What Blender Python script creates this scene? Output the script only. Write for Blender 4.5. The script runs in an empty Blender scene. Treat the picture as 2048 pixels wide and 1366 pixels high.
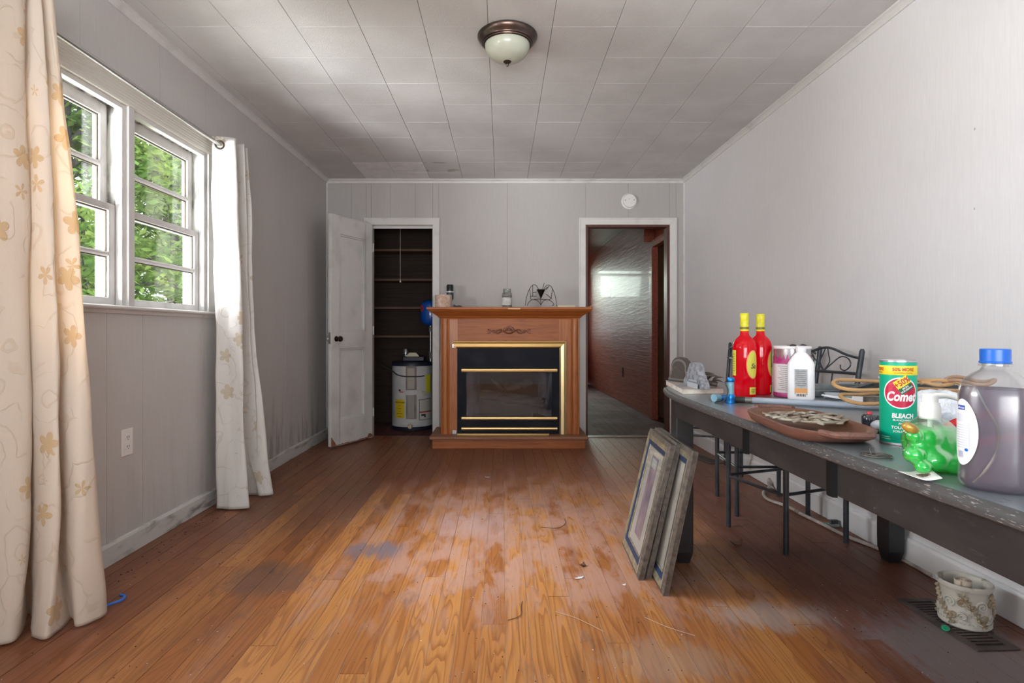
import bpy, bmesh, math, random
from mathutils import Vector, Matrix
from mathutils import noise as mnoise
rnd = random.Random(7)
PI = math.pi
sc = bpy.context.scene
C = sc.collection

# ------------------------------------------------------------------ camera, world, lights, exposure
cd = bpy.data.cameras.new('camera'); cam = bpy.data.objects.new('camera', cd); C.objects.link(cam)
cam.location = (0, 0, 1.0); cam.rotation_euler = (PI/2, 0, 0)
cd.sensor_width = 36; cd.lens = 1130/2048*36
cd.shift_x = 20/2048; cd.shift_y = -18/2048
cd.clip_start = .02; cd.clip_end = 200
sc.camera = cam

w = bpy.data.worlds.new('world'); sc.world = w; w.use_nodes = True
bg = w.node_tree.nodes['Background']
bg.inputs[0].default_value = (.86, .93, 1, 1); bg.inputs[1].default_value = 2.0
sc.view_settings.view_transform = 'Standard'; sc.view_settings.look = 'None'
sc.view_settings.exposure = 0.4; sc.view_settings.gamma = 1; sc.view_settings.use_curve_mapping = False
sc.cycles.use_denoising = True
sc.cycles.max_bounces = 9; sc.cycles.diffuse_bounces = 5; sc.cycles.glossy_bounces = 4
sc.cycles.transmission_bounces = 8; sc.cycles.transparent_max_bounces = 16
sc.cycles.caustics_reflective = False; sc.cycles.caustics_refractive = False
sc.cycles.sample_clamp_indirect = 6

def area(name, loc, target, sx, sy, power, col):
    l = bpy.data.lights.new(name, 'AREA'); l.shape = 'RECTANGLE'; l.size = sx; l.size_y = sy
    l.energy = power; l.color = col
    o = bpy.data.objects.new(name, l); C.objects.link(o); o.location = loc
    d = Vector(target) - Vector(loc); o.rotation_euler = d.to_track_quat('-Z', 'Y').to_euler()
    return o
# daylight: open sky above the trees outside the left windows; fill lights added at unseen openings beside and behind the camera
area('daylight_left', (-4.6, 2.7, 4.0), (-.2, 2.7, .9), 3.6, 2.0, 1030, (.95, .97, 1))
area('fill_near_left', (-2.7, .8, 1.0), (.7, 2.5, 1.9), 1.5, 1.1, 450, (.96, .98, 1))
area('fill_front', (-.1, -2.2, .7), (.1, 2.6, 2.4), 2.6, 1.2, 150, (.98, .98, 1))
area('daylight_hall', (.9, 13.0, 2.6), (.9, 9, 1.3), 1.8, 1.6, 190, (.84, 1, .86))
sun = bpy.data.lights.new('sun', 'SUN'); sun.energy = 3.2; sun.angle = .02; sun.color = (1, .96, .88)
so = bpy.data.objects.new('sun', sun); C.objects.link(so); so.rotation_euler = Vector((-.75, -.12, -1)).to_track_quat('-Z', 'Y').to_euler()

# ------------------------------------------------------------------ node helpers / materials
def newmat(name):
    m = bpy.data.materials.new(name); m.use_nodes = True
    nt = m.node_tree; nt.nodes.clear()
    out = nt.nodes.new('ShaderNodeOutputMaterial'); b = nt.nodes.new('ShaderNodeBsdfPrincipled')
    nt.links.new(b.outputs[0], out.inputs[0])
    return m, nt, b, out
class N:
    def __init__(s, nt): s.nt = nt
    def _in(s, sock, v):
        if v is None: return
        if isinstance(v, bpy.types.NodeSocket): s.nt.links.new(v, sock)
        elif isinstance(v, (tuple, list)) and len(v) == 3 and sock.type == 'RGBA': sock.default_value = (*v, 1)
        else: sock.default_value = v
    def pos(s): return s.nt.nodes.new('ShaderNodeNewGeometry').outputs['Position']
    def obj(s): return s.nt.nodes.new('ShaderNodeTexCoord').outputs['Object']
    def uv(s): return s.nt.nodes.new('ShaderNodeTexCoord').outputs['UV']
    def rand(s): return s.nt.nodes.new('ShaderNodeObjectInfo').outputs['Random']
    def m(s, op, a, b=None, c=None, clamp=False):
        n = s.nt.nodes.new('ShaderNodeMath'); n.operation = op; n.use_clamp = clamp
        s._in(n.inputs[0], a); s._in(n.inputs[1], b); s._in(n.inputs[2], c); return n.outputs[0]
    def v(s, op, a, b=None):
        n = s.nt.nodes.new('ShaderNodeVectorMath'); n.operation = op
        s._in(n.inputs[0], a); s._in(n.inputs[1], b)
        return n.outputs['Value'] if op in ('LENGTH', 'DISTANCE', 'DOT_PRODUCT') else n.outputs[0]
    def sep(s, v):
        n = s.nt.nodes.new('ShaderNodeSeparateXYZ'); s._in(n.inputs[0], v); return n.outputs
    def comb(s, x, y, z):
        n = s.nt.nodes.new('ShaderNodeCombineXYZ'); s._in(n.inputs[0], x); s._in(n.inputs[1], y); s._in(n.inputs[2], z); return n.outputs[0]
    def noise(s, v, scale=5, detail=3, rough=.55, dist=0):
        n = s.nt.nodes.new('ShaderNodeTexNoise'); s._in(n.inputs['Vector'], v); s._in(n.inputs['Scale'], scale)
        n.inputs['Detail'].default_value = detail; n.inputs['Roughness'].default_value = rough; n.inputs['Distortion'].default_value = dist
        return n.outputs[0]
    def wave(s, v, scale=5, dist=2, detail=2, dscale=1, axis='X'):
        n = s.nt.nodes.new('ShaderNodeTexWave'); n.bands_direction = axis; s._in(n.inputs['Vector'], v)
        n.inputs['Scale'].default_value = scale; n.inputs['Distortion'].default_value = dist
        n.inputs['Detail'].default_value = detail; n.inputs['Detail Scale'].default_value = dscale; return n.outputs[1]
    def vor(s, v, scale=5, rnd_=1):
        n = s.nt.nodes.new('ShaderNodeTexVoronoi'); s._in(n.inputs['Vector'], v); n.inputs['Scale'].default_value = scale
        n.inputs['Randomness'].default_value = rnd_; return n.outputs
    def mix(s, f, a, b, mode='MIX'):
        n = s.nt.nodes.new('ShaderNodeMix'); n.data_type = 'RGBA'; n.blend_type = mode
        s._in(n.inputs[0], f); s._in(n.inputs[6], a); s._in(n.inputs[7], b); return n.outputs[2]
    def ss(s, v, a, b, lo=0., hi=1.):
        n = s.nt.nodes.new('ShaderNodeMapRange'); n.interpolation_type = 'SMOOTHSTEP'; s._in(n.inputs[0], v)
        s._in(n.inputs[1], a); s._in(n.inputs[2], b); s._in(n.inputs[3], lo); s._in(n.inputs[4], hi); return n.outputs[0]
    def bump(s, h, strength=.3, dist=.002, normal=None):
        n = s.nt.nodes.new('ShaderNodeBump'); n.inputs['Strength'].default_value = strength; n.inputs['Distance'].default_value = dist
        s._in(n.inputs['Height'], h)
        if normal is not None: s._in(n.inputs['Normal'], normal)
        return n.outputs[0]
    def scale(s, v, x, y, z): return s.v('MULTIPLY', v, (x, y, z))
def setb(b, n, **k):
    names = dict(col='Base Color', rough='Roughness', metal='Metallic', spec='Specular IOR Level', normal='Normal',
                 trans='Transmission Weight', ior='IOR', coat='Coat Weight', crough='Coat Roughness', sss='Subsurface Weight', alpha='Alpha')
    for a, v in k.items(): n._in(b.inputs[names[a]], v)

def mat(name, col, rough=.5, metal=0., col2=None, scale=8, bump=0, bscale=80, spec=.5, coat=0, stretch=(1, 1, 1), lo=.35, hi=.65, trans=0, ior=1.45, bdist=.002):
    m, nt, b, _ = newmat(name); n = N(nt)
    setb(b, n, rough=rough, metal=metal, spec=spec, coat=coat, trans=trans, ior=ior)
    p = n.scale(n.pos(), *stretch)
    if col2: setb(b, n, col=n.mix(n.ss(n.noise(p, scale, 5), lo, hi), col, col2))
    else: setb(b, n, col=col)
    if bump: setb(b, n, normal=n.bump(n.noise(p, bscale, 4), bump, bdist))
    m.diffuse_color = (*col, 1)
    return m

def wood(name, c1, c2, axis='Z', rough=.4, gs=1., coat=0, contrast=1., bump=.15):
    m, nt, b, _ = newmat(name); n = N(nt)
    k = {'X': (.06, 1, 1), 'Y': (1, .06, 1), 'Z': (1, 1, .06)}[axis]
    p = n.scale(n.v('ADD', n.pos(), n.comb(n.m('MULTIPLY', n.rand(), 5.), n.m('MULTIPLY', n.rand(), 3.), n.m('MULTIPLY', n.rand(), 7.))), *k)
    g1 = n.noise(p, 60*gs, 4, .6, .3); g2 = n.noise(p, 14*gs, 3, .5, 1.2)
    rings = n.m('FRACT', n.m('MULTIPLY', g2, 7.))
    f = n.m('ADD', n.m('MULTIPLY', n.ss(g1, .35, .7), .5), n.m('MULTIPLY', n.ss(rings, .2, .95), .5*contrast), clamp=True)
    setb(b, n, col=n.mix(f, c1, c2), rough=rough, coat=coat, normal=n.bump(n.m('ADD', g1, n.m('MULTIPLY', g2, 1.6 if bump > .8 else 0.)), bump, .003 if bump > .8 else .001))
    m.diffuse_color = (*c1, 1)
    return m

def wall_paint(name, col, dirt=.0):
    m, nt, b, _ = newmat(name); n = N(nt); P = n.pos(); s = n.sep(P)
    h = n.noise(n.scale(P, 150, 150, 9), 1, 4, .65)
    h2 = n.noise(n.scale(P, 45, 45, 1.2), 1, 2)
    grain = n.m('ADD', n.m('MULTIPLY', h, .7), n.m('MULTIPLY', h2, .5))
    cc = n.mix(n.ss(h, .3, .7), tuple(c*.97 for c in col), tuple(min(1, c*1.02) for c in col))
    cc = n.mix(n.ss(n.noise(P, 1.7, 4), .45, .75, 0, .35), cc, tuple(c*.88 for c in col))
    # small nail holes and scuffs
    vd = n.vor(n.scale(P, 1, 1, .7), 7)[0]
    cc = n.mix(n.ss(vd, .03, .018, 0, .5), cc, (.06, .05, .045))
    if dirt:
        streak = n.noise(n.scale(P, 16, 16, 1.8), 1, 6, .7)
        low = n.ss(s[2], .85, .0)
        far = n.ss(s[1], 3.1, 4.2)
        mk = n.m('MULTIPLY', n.ss(n.m('ADD', streak, n.m('MULTIPLY', low, .17)), .60, .74), n.m('MULTIPLY', low, n.m('ADD', n.m('MULTIPLY', far, .75), .2)))
        cc = n.mix(n.m('MULTIPLY', mk, dirt, clamp=True), cc, (.10, .095, .09))
    setb(b, n, col=cc, rough=.62, spec=.3, normal=n.bump(grain, .4, .0014))
    m.diffuse_color = (*col, 1)
    return m

def floor_mat():
    m, nt, b, _ = newmat('old pine floor'); n = N(nt); P = n.pos(); s = n.sep(P); R = n.rand()
    off = n.comb(n.m('MULTIPLY', R, 3.7), n.m('MULTIPLY', R, 9.1), 0.)
    q = n.v('ADD', P, off)
    fine = n.noise(n.scale(q, 130, 5, 1), 1, 5, .65)
    cath = n.noise(n.scale(q, 11, .85, 1), 1, 2, .45, .35)
    ring = n.m('FRACT', n.m('MULTIPLY', cath, 15.))
    ringm = n.m('MULTIPLY', n.ss(ring, .35, .93), n.ss(ring, 1.0, .95))
    base = n.mix(R, (.35, .125, .032), (.54, .245, .070))
    dark = n.mix(R, (.21, .062, .014), (.28, .095, .022))
    c = n.mix(n.m('ADD', n.m('MULTIPLY', ringm, .62), n.m('MULTIPLY', n.ss(fine, .45, .75), .35), clamp=True), base, dark)
    # knots
    kn = n.vor(n.scale(q, 3.2, 1.1, 1), 1)[0]
    c = n.mix(n.ss(kn, .075, .03, 0, .85), c, (.05, .02, .012))
    # worn finish: pale pinkish traffic lane
    w1 = n.noise(n.scale(P, 1.1, .8, 1), 2.2, 6, .62); w2 = n.noise(n.scale(P, 3, 1.1, 1), 3.1, 5, .7)
    lane = n.m('MULTIPLY', n.m('MULTIPLY', n.ss(s[0], -1.2, -.2), n.ss(s[0], 1.5, .5)), n.m('MULTIPLY', n.ss(s[1], 1.7, 2.3), n.ss(s[1], 4.6, 3.3)))
    wear = n.m('MULTIPLY', n.ss(n.m('ADD', w2, n.m('MULTIPLY', lane, .14)), .53, .70), n.m('ADD', .25, n.m('MULTIPLY', lane, .5)))
    c = n.mix(wear, c, (.46, .27, .21))
    # red-brown old stain over the back of the room and towards the right wall
    border = n.ss(n.m('ADD', s[0], n.m('MULTIPLY', w1, .5)), 1.12, 1.42)
    back = n.ss(n.m('ADD', s[1], n.m('MULTIPLY', w1, 1.2)), 3.5, 4.7, 0, 1.0)
    left = n.ss(n.m('ADD', s[0], n.m('MULTIPLY', w1, -.8)), -1.35, -2.0, 0, .75)
    red = n.mix(n.ss(w2, .35, .7), (.125, .040, .027), (.225, .09, .07))
    c = n.mix(n.m('MAXIMUM', n.m('MULTIPLY', border, .85), n.m('MAXIMUM', n.m('MULTIPLY', back, .72), left)), c, n.mix(n.m('MULTIPLY', ringm, .5), red, (.10, .03, .02)))
    st = n.ss(n.noise(n.scale(q, 12, .7, 1), 1.6, 5, .7), .52, .72)
    c = n.mix(n.m('MULTIPLY', st, n.m('SUBTRACT', .62, n.m('MULTIPLY', lane, .35))), c, (.15, .055, .028))
    # dark grime
    gr = n.ss(n.noise(n.scale(P, 2.4, .9, 1), 1.9, 6, .68), .56, .76)
    c = n.mix(n.m('MULTIPLY', gr, .65), c, (.095, .045, .03))
    # blue-grey worn patches
    def blob(cx, cy, rx, ry, amt, colr, cc):
        d = n.v('LENGTH', n.comb(n.m('DIVIDE', n.m('SUBTRACT', s[0], cx), rx), n.m('DIVIDE', n.m('SUBTRACT', s[1], cy), ry), 0.))
        nz = n.m('ADD', n.m('MULTIPLY', n.noise(n.scale(q, 5, 1.2, 1), 7, 7, .8), 2.6), n.m('MULTIPLY', R, .5))
        f = n.ss(n.m('ADD', d, nz), 2.75, 1.95, 0, amt)
        return n.mix(f, cc, colr)
    c = blob(-.58, 2.60, .13, .12, .8, (.17, .15, .19), c)
    c = blob(-.95, 2.3, .2, .15, .6, (.12, .07, .055), c)
    c = blob(1.45, 1.75, .26, .28, .75, (.24, .21, .22), c)
    c = blob(.50, 1.72, .2, .12, .35, (.40, .33, .27), c)
    c = blob(.95, 2.0, .22, .10, .5, (.42, .38, .37), c)
    c = blob(-.15, 2.95, .22, .2, .35, (.50, .38, .40), c)
    c = blob(-1.05, 3.3, .4, .5, .5, (.09, .05, .04), c)
    # specks of debris/paint
    vo = n.vor(P, 13)[0]
    c = n.mix(n.ss(vo, .05, .035, 0, .75), c, (.03, .02, .018))
    vo2 = n.vor(n.v('ADD', P, (3.3, 1.7, 0)), 9)[0]
    c = n.mix(n.ss(vo2, .032, .02, 0, .7), c, (.7, .66, .6))
    rg = n.m('ADD', .30, n.m('ADD', n.m('MULTIPLY', w2, .28), n.m('MULTIPLY', wear, .15)))
    setb(b, n, col=c, rough=rg, spec=.5, normal=n.bump(n.m('ADD', fine, n.m('MULTIPLY', ring, .25)), .18, .001))
    return m

def mat_translucent_leaf():
    m, nt, b, out = newmat('leaves'); n = N(nt)
    r = n.noise(n.pos(), 1.3, 3); 
    col = n.mix(n.ss(r, .38, .62), (.16, .30, .07), (.38, .50, .14))
    d = nt.nodes.new('ShaderNodeBsdfDiffuse'); t = nt.nodes.new('ShaderNodeBsdfTranslucent'); mx = nt.nodes.new('ShaderNodeMixShader')
    n._in(d.inputs[0], col); n._in(t.inputs[0], col); mx.inputs[0].default_value = .45
    nt.links.new(d.outputs[0], mx.inputs[1]); nt.links.new(t.outputs[0], mx.inputs[2]); nt.links.new(mx.outputs[0], out.inputs[0])
    return m

def mat_curtain(name, base, gold, warm, tr):
    m, nt, b, out = newmat(name); n = N(nt); U = n.uv()
    cell = n.vor(n.scale(U, 1, 1, 0), 8.5, .75)
    # flowers: five petals round each cell point
    loc = n.v('SUBTRACT', n.scale(U, 8.5, 8.5, 0), n.scale(cell[2], 8.5, 8.5, 0)); 
    s = n.sep(loc); ang = n.m('ARCTAN2', s[1], s[0]); d = cell[0]
    crand = n.sep(cell[1])
    pet = n.m('ADD', .20, n.m('MULTIPLY', n.m('ABSOLUTE', n.m('COSINE', n.m('ADD', n.m('MULTIPLY', ang, 2.5), n.m('MULTIPLY', crand[1], 6.)))), .17))
    flower = n.m('MULTIPLY', n.ss(n.m('SUBTRACT', d, pet), .012, -.012), n.m('GREATER_THAN', crand[0], .42))
    vein = n.ss(n.m('ABSOLUTE', n.m('SINE', n.m('MULTIPLY', ang, 12.))), .0, .25)
    # swirling stems: thin rings broken by angle
    c2 = n.vor(n.v('ADD', U, (.37, .21, 0)), 6.2, .9); dd = n.m('FRACT', n.m('MULTIPLY', n.m('ADD', c2[0], n.m('MULTIPLY', n.noise(U, 9, 2), .5)), 3.2))
    ln = n.m('MULTIPLY', n.ss(n.m('ABSOLUTE', n.m('SUBTRACT', dd, .5)), .07, .03), n.ss(n.noise(U, 7, 2), .42, .52))
    c = n.mix(n.m('MULTIPLY', flower, .72), base, gold)
    c = n.mix(n.m('MULTIPLY', ln, .22), c, tuple(x*.75 for x in gold))
    c = n.mix(n.m('MULTIPLY', n.m('MULTIPLY', flower, n.m('SUBTRACT', 1., vein)), .5), c, tuple(x*.6 for x in gold))
    weave = n.noise(n.scale(U, 900, 900, 1), 1, 2)
    wr = n.noise(n.scale(U, 9, 5, 1), 1, 5, .6, .6)
    nb = n.bump(n.m('ADD', n.m('ADD', n.m('MULTIPLY', weave, .08), n.m('MULTIPLY', flower, .35)), n.m('ADD', n.m('MULTIPLY', ln, .3), wr)), .55, .006)
    setb(b, n, col=c, rough=.42, spec=.35, normal=nb)
    b.inputs['Sheen Weight'].default_value = .25
    t = nt.nodes.new('ShaderNodeBsdfTranslucent'); n._in(t.inputs[0], n.mix(.45, c, warm)); n._in(t.inputs[1], nb)
    mx = nt.nodes.new('ShaderNodeMixShader'); mx.inputs[0].default_value = tr
    nt.links.new(b.outputs[0], mx.inputs[1]); nt.links.new(t.outputs[0], mx.inputs[2]); nt.links.new(mx.outputs[0], out.inputs[0])
    return m

def mat_pane(name, tint=(1, 1, 1), gloss=.08):
    m, nt, b, out = newmat(name); n = N(nt)
    t = nt.nodes.new('ShaderNodeBsdfTransparent'); t.inputs[0].default_value = (*tint, 1)
    g = nt.nodes.new('ShaderNodeBsdfGlossy'); g.inputs['Roughness'].default_value = .03
    mx = nt.nodes.new('ShaderNodeMixShader'); mx.inputs[0].default_value = gloss
    nt.links.new(t.outputs[0], mx.inputs[1]); nt.links.new(g.outputs[0], mx.inputs[2]); nt.links.new(mx.outputs[0], out.inputs[0])
    return m

def mat_liquid(name, col, clear=.6, rough=.08):
    """coloured translucent plastic/liquid: part see-through, part body colour, glossy skin"""
    m, nt, b, out = newmat(name); n = N(nt)
    setb(b, n, col=col, rough=rough, spec=.5, coat=.4)
    t = nt.nodes.new('ShaderNodeBsdfTransparent'); t.inputs[0].default_value = (*col, 1)
    tr = nt.nodes.new('ShaderNodeBsdfTranslucent'); tr.inputs[0].default_value = (*col, 1)
    m1 = nt.nodes.new('ShaderNodeMixShader'); m1.inputs[0].default_value = .5
    nt.links.new(b.outputs[0], m1.inputs[1]); nt.links.new(tr.outputs[0], m1.inputs[2])
    m2 = nt.nodes.new('ShaderNodeMixShader'); m2.inputs[0].default_value = clear
    nt.links.new(m1.outputs[0], m2.inputs[1]); nt.links.new(t.outputs[0], m2.inputs[2])
    nt.links.new(m2.outputs[0], out.inputs[0])
    return m

# ------------------------------------------------------------------ mesh builder
class MB:
    def __init__(s): s.v = []; s.f = []
    def add(s, v, f):
        k = len(s.v); s.v += [tuple(p) for p in v]; s.f += [tuple(i+k for i in q) for q in f]; return s
    def box(s, x0, x1, y0, y1, z0, z1):
        v = [(x, y, z) for z in (z0, z1) for y in (y0, y1) for x in (x0, x1)]
        return s.add(v, [(0, 2, 3, 1), (4, 5, 7, 6), (0, 1, 5, 4), (2, 6, 7, 3), (0, 4, 6, 2), (1, 3, 7, 5)])
    def prism(s, poly, axis, a, b):
        def P(p, t):
            if axis == 'X': return (t, p[0], p[1])
            if axis == 'Y': return (p[0], t, p[1])
            return (p[0], p[1], t)
        n = len(poly); v = [P(p, a) for p in poly] + [P(p, b) for p in poly]
        f = [tuple(range(n)), tuple(range(2*n-1, n-1, -1))] + [(i, (i+1) % n, n+(i+1) % n, n+i) for i in range(n)]
        return s.add(v, f)
    def lathe(s, prof, c=(0, 0, 0), n=32, sx=1, sy=1, fn=None):
        v = []
        for r, z in prof:
            for i in range(n):
                a = 2*PI*i/n; rr = r*(fn(a, z) if fn else 1)
                v.append((c[0]+rr*sx*math.cos(a), c[1]+rr*sy*math.sin(a), c[2]+z))
        f = []
        for j in range(len(prof)-1):
            for i in range(n):
                f.append((j*n+i, j*n+(i+1) % n, (j+1)*n+(i+1) % n, (j+1)*n+i))
        if prof[0][0] > 1e-6: f.append(tuple(range(n-1, -1, -1)))
        if prof[-1][0] > 1e-6: f.append(tuple((len(prof)-1)*n+i for i in range(n)))
        return s.add(v, f)
    def cyl(s, x, y, z0, z1, r, n=24, r2=None): return s.lathe([(r, z0), (r if r2 is None else r2, z1)], (x, y, 0), n)
    def tube(s, pts, r, n=8, closed=False, flat=None):
        pts = [Vector(p) for p in pts]; m = len(pts); v = []
        rs = r if isinstance(r, (list, tuple)) else [r]*m
        up = None
        for i, p in enumerate(pts):
            a = pts[(i-1) % m] if (closed or i) else p; b_ = pts[(i+1) % m] if (closed or i < m-1) else p
            t = (b_-a).normalized()
            if up is None: up = t.orthogonal().normalized() if flat is None else (Vector(flat)-t*Vector(flat).dot(t)).normalized()
            else: up = (up-t*up.dot(t)).normalized()
            sd = t.cross(up)
            for k in range(n):
                q = 2*PI*k/n; v.append(p+up*math.cos(q)*rs[i]+sd*math.sin(q)*rs[i])
        f = []
        for i in range(m if closed else m-1):
            j = (i+1) % m
            for k in range(n): f.append((i*n+k, i*n+(k+1) % n, j*n+(k+1) % n, j*n+k))
        if not closed: f += [tuple(range(n-1, -1, -1)), tuple((m-1)*n+k for k in range(n))]
        return s.add(v, f)
    def ball(s, c, rx, ry=None, rz=None, n=16, rot=None):
        ry = rx if ry is None else ry; rz = rx if rz is None else rz
        prof = [(math.sin(PI*i/(n//2)), -math.cos(PI*i/(n//2))) for i in range(n//2+1)]
        t = MB().lathe(prof, (0, 0, 0), n); R = rot or Matrix.Identity(3)
        t.v = [tuple(R @ Vector((x*rx, y*ry, z*rz))+Vector(c)) for x, y, z in t.v]
        return s.add(t.v, t.f)
    def map(s, fn): s.v = [tuple(fn(*p)) for p in s.v]; return s

def V3(p): return Vector(p)
def rot_z(a, c):
    ca, sa = math.cos(a), math.sin(a)
    return lambda x, y, z: (c[0]+(x-c[0])*ca-(y-c[1])*sa, c[1]+(x-c[0])*sa+(y-c[1])*ca, z)
def wpos(o):
    p = Vector((0, 0, 0))
    while o: p += o.location; o = o.parent
    return p
def mesh_from(name, mb, smooth=False, clean=True):
    me = bpy.data.meshes.new(name); me.from_pydata(mb.v, [], mb.f); 
    if clean:
        bm = bmesh.new(); bm.from_mesh(me); bmesh.ops.remove_doubles(bm, verts=bm.verts, dist=1e-6)
        bmesh.ops.recalc_face_normals(bm, faces=bm.faces); bm.to_mesh(me); bm.free()
    if smooth:
        for p in me.polygons: p.use_smooth = True
        if smooth != 'all': 
            try: me.set_sharp_from_angle(angle=math.radians(40))
            except Exception: pass
    return me
def obj(name, mb, m, parent=None, origin=None, bevel=0, smooth=False, clean=True, local=False, segs=2):
    """all builders are in world coordinates; stored relative to the parent's base (or origin)"""
    base = Vector((0, 0, 0))
    if parent is not None and not local: base = wpos(parent)
    elif origin is not None: base = Vector(origin)
    if base.length > 0: mb.v = [(x-base.x, y-base.y, z-base.z) for x, y, z in mb.v]
    me = mesh_from(name, mb, smooth, clean)
    me.materials.append(m)
    o = bpy.data.objects.new(name, me); C.objects.link(o)
    if parent is not None: o.parent = parent
    elif origin is not None: o.location = origin
    if bevel:
        bv = o.modifiers.new('bevel', 'BEVEL'); bv.width = bevel; bv.segments = segs; bv.limit_method = 'ANGLE'; bv.angle_limit = math.radians(35)
        bv.harden_normals = False
    return o
def tag(o, label, cat, group=None):
    o['label'] = label; o['category'] = cat
    if group: o['group'] = group
    return o
def thing(name, label, cat, loc, group=None, rotz=0):
    o = bpy.data.objects.new(name, None); C.objects.link(o); o.location = loc; o.rotation_euler = (0, 0, rotz)
    o.empty_display_size = .05
    return tag(o, label, cat, group)
def struct(name, mb, m, parent=None, **k):
    o = obj(name, mb, m, parent, **k)
    if parent is None: o['kind'] = 'structure'
    return o
def sroot(name, loc=(0, 0, 0)):
    o = bpy.data.objects.new(name, None); C.objects.link(o); o.location = loc; o['kind'] = 'structure'; return o

def text_geo(s, size, bold=0., font_shear=0.):
    cu = bpy.data.curves.new('t', 'FONT'); cu.body = s; cu.size = size; cu.align_x = 'CENTER'; cu.align_y = 'CENTER'
    cu.offset = bold; cu.shear = font_shear; cu.resolution_u = 3
    o = bpy.data.objects.new('t', cu); C.objects.link(o)
    me = bpy.data.meshes.new_from_object(o.evaluated_get(bpy.context.evaluated_depsgraph_get()))
    v = [tuple(p.co) for p in me.vertices]; f = [tuple(p.vertices) for p in me.polygons]
    bpy.data.objects.remove(o); bpy.data.curves.remove(cu); bpy.data.meshes.remove(me)
    return v, f
def flat_map(v, o, u, w, sx=1., sy=1., rot=0.):
    """2-D points onto a plane: origin o, unit axes u (right) and w (up)"""
    o, u, w = V3(o), V3(u), V3(w); ca, sa = math.cos(rot), math.sin(rot); r = []
    for p in v:
        x, y = p[0]*sx, p[1]*sy; r.append(tuple(o+u*(x*ca-y*sa)+w*(x*sa+y*ca)))
    return r
def cyl_map(v, c, r, a0, phi, z, sx=1., sy=1., rot=0.):
    ca, sa = math.cos(rot), math.sin(rot); o = []
    for p in v:
        x, y = p[0]*sx, p[1]*sy; x, y = x*ca-y*sa, x*sa+y*ca
        a = a0+phi+x/r; o.append((c[0]+r*math.cos(a), c[1]+r*math.sin(a), z+y))
    return o
def rect2(wd, h, nx=10, ny=2):
    v = [(-wd/2+wd*i/nx, -h/2+h*j/ny, 0) for j in range(ny+1) for i in range(nx+1)]
    f = [(j*(nx+1)+i, j*(nx+1)+i+1, (j+1)*(nx+1)+i+1, (j+1)*(nx+1)+i) for j in range(ny) for i in range(nx)]
    return v, f
def disc2(rx, ry, nr=4, na=32):
    v = [(0, 0, 0)]; f = []
    for j in range(1, nr+1):
        for i in range(na):
            a = 2*PI*i/na; v.append((rx*j/nr*math.cos(a), ry*j/nr*math.sin(a), 0))
    for i in range(na): f.append((0, 1+i, 1+(i+1) % na))
    for j in range(nr-1):
        for i in range(na): f.append((1+j*na+i, 1+(j+1)*na+i, 1+(j+1)*na+(i+1) % na, 1+j*na+(i+1) % na))
    return v, f
def decal(name, vf, mp, m, parent):
    v, f = vf; return obj(name, MB().add(mp(v), f), m, parent, clean=False)
def catmull(pts, k=6, closed=False):
    pts = [V3(p) for p in pts]; n = len(pts); out = []
    for i in range(n if closed else n-1):
        p1, p2 = pts[i], pts[(i+1) % n]
        p0 = pts[i-1] if (i or closed) else p1*2-p2; p3 = pts[(i+2) % n] if (closed or i+2 < n) else p2*2-p1
        for j in range(k):
            t = j/k; out.append(.5*((2*p1)+(p2-p0)*t+(2*p0-5*p1+4*p2-p3)*t*t+(3*p1-p0-3*p2+p3)*t**3))
    if not closed: out.append(pts[-1])
    return out

# splayed side walls (the room is a little wider towards the camera)
D = 5.37; HC = 2.453; XL = -1.666; XR = 1.730
def SL(x, y, z): return (x-.0094*(D-y), y, z)
def SR(x, y, z): return (x+.0124*(D-y), y, z)
# ------------------------------------------------------------------ materials
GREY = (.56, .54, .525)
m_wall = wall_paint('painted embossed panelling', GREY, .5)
m_wallr_lit = wall_paint('painted embossed panelling, right', (.77, .76, .77), 0)  # paler copy of the wall paint: strong window light put into the colour
m_wallb_dim = wall_paint('painted embossed panelling, far wall', (.47, .453, .437), .3)  # darker copy of the wall paint: dimmer far-end light put into the colour
m_gap = mat('dark joint', (.05, .045, .04), .9)
m_white = mat('old white gloss paint', (.70, .69, .665), .38, col2=(.52, .50, .47), scale=6, bump=.25, bscale=60, lo=.5, hi=.85)
m_whiteg = mat('painted trim', (.66, .65, .635), .45, col2=(.48, .465, .44), scale=5, bump=.2, bscale=40, lo=.5, hi=.8)
m_base = mat('scuffed baseboard paint', (.60, .59, .57), .5, col2=(.17, .165, .14), scale=5, bump=.3, bscale=60, lo=.48, hi=.72, stretch=(3, 1, 4))
m_baser = mat('white baseboard paint', (.80, .80, .80), .45, col2=(.62, .62, .62), scale=5, bump=.2, bscale=50, lo=.55, hi=.85)
m_ceil = mat('ceiling tile', (.64, .63, .615), .8, col2=(.58, .57, .555), scale=3, bump=.9, bscale=260, bdist=.002)
m_ceilw = mat('newer ceiling tile', (.80, .785, .79), .8, bump=.8, bscale=260, col2=(.72, .705, .70), scale=12)
m_ceils = mat('water stained ceiling tile', (.58, .57, .555), .8, bump=.8, bscale=260, col2=(.40, .36, .32), scale=7, lo=.55, hi=.6)
m_floor = floor_mat()
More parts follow.
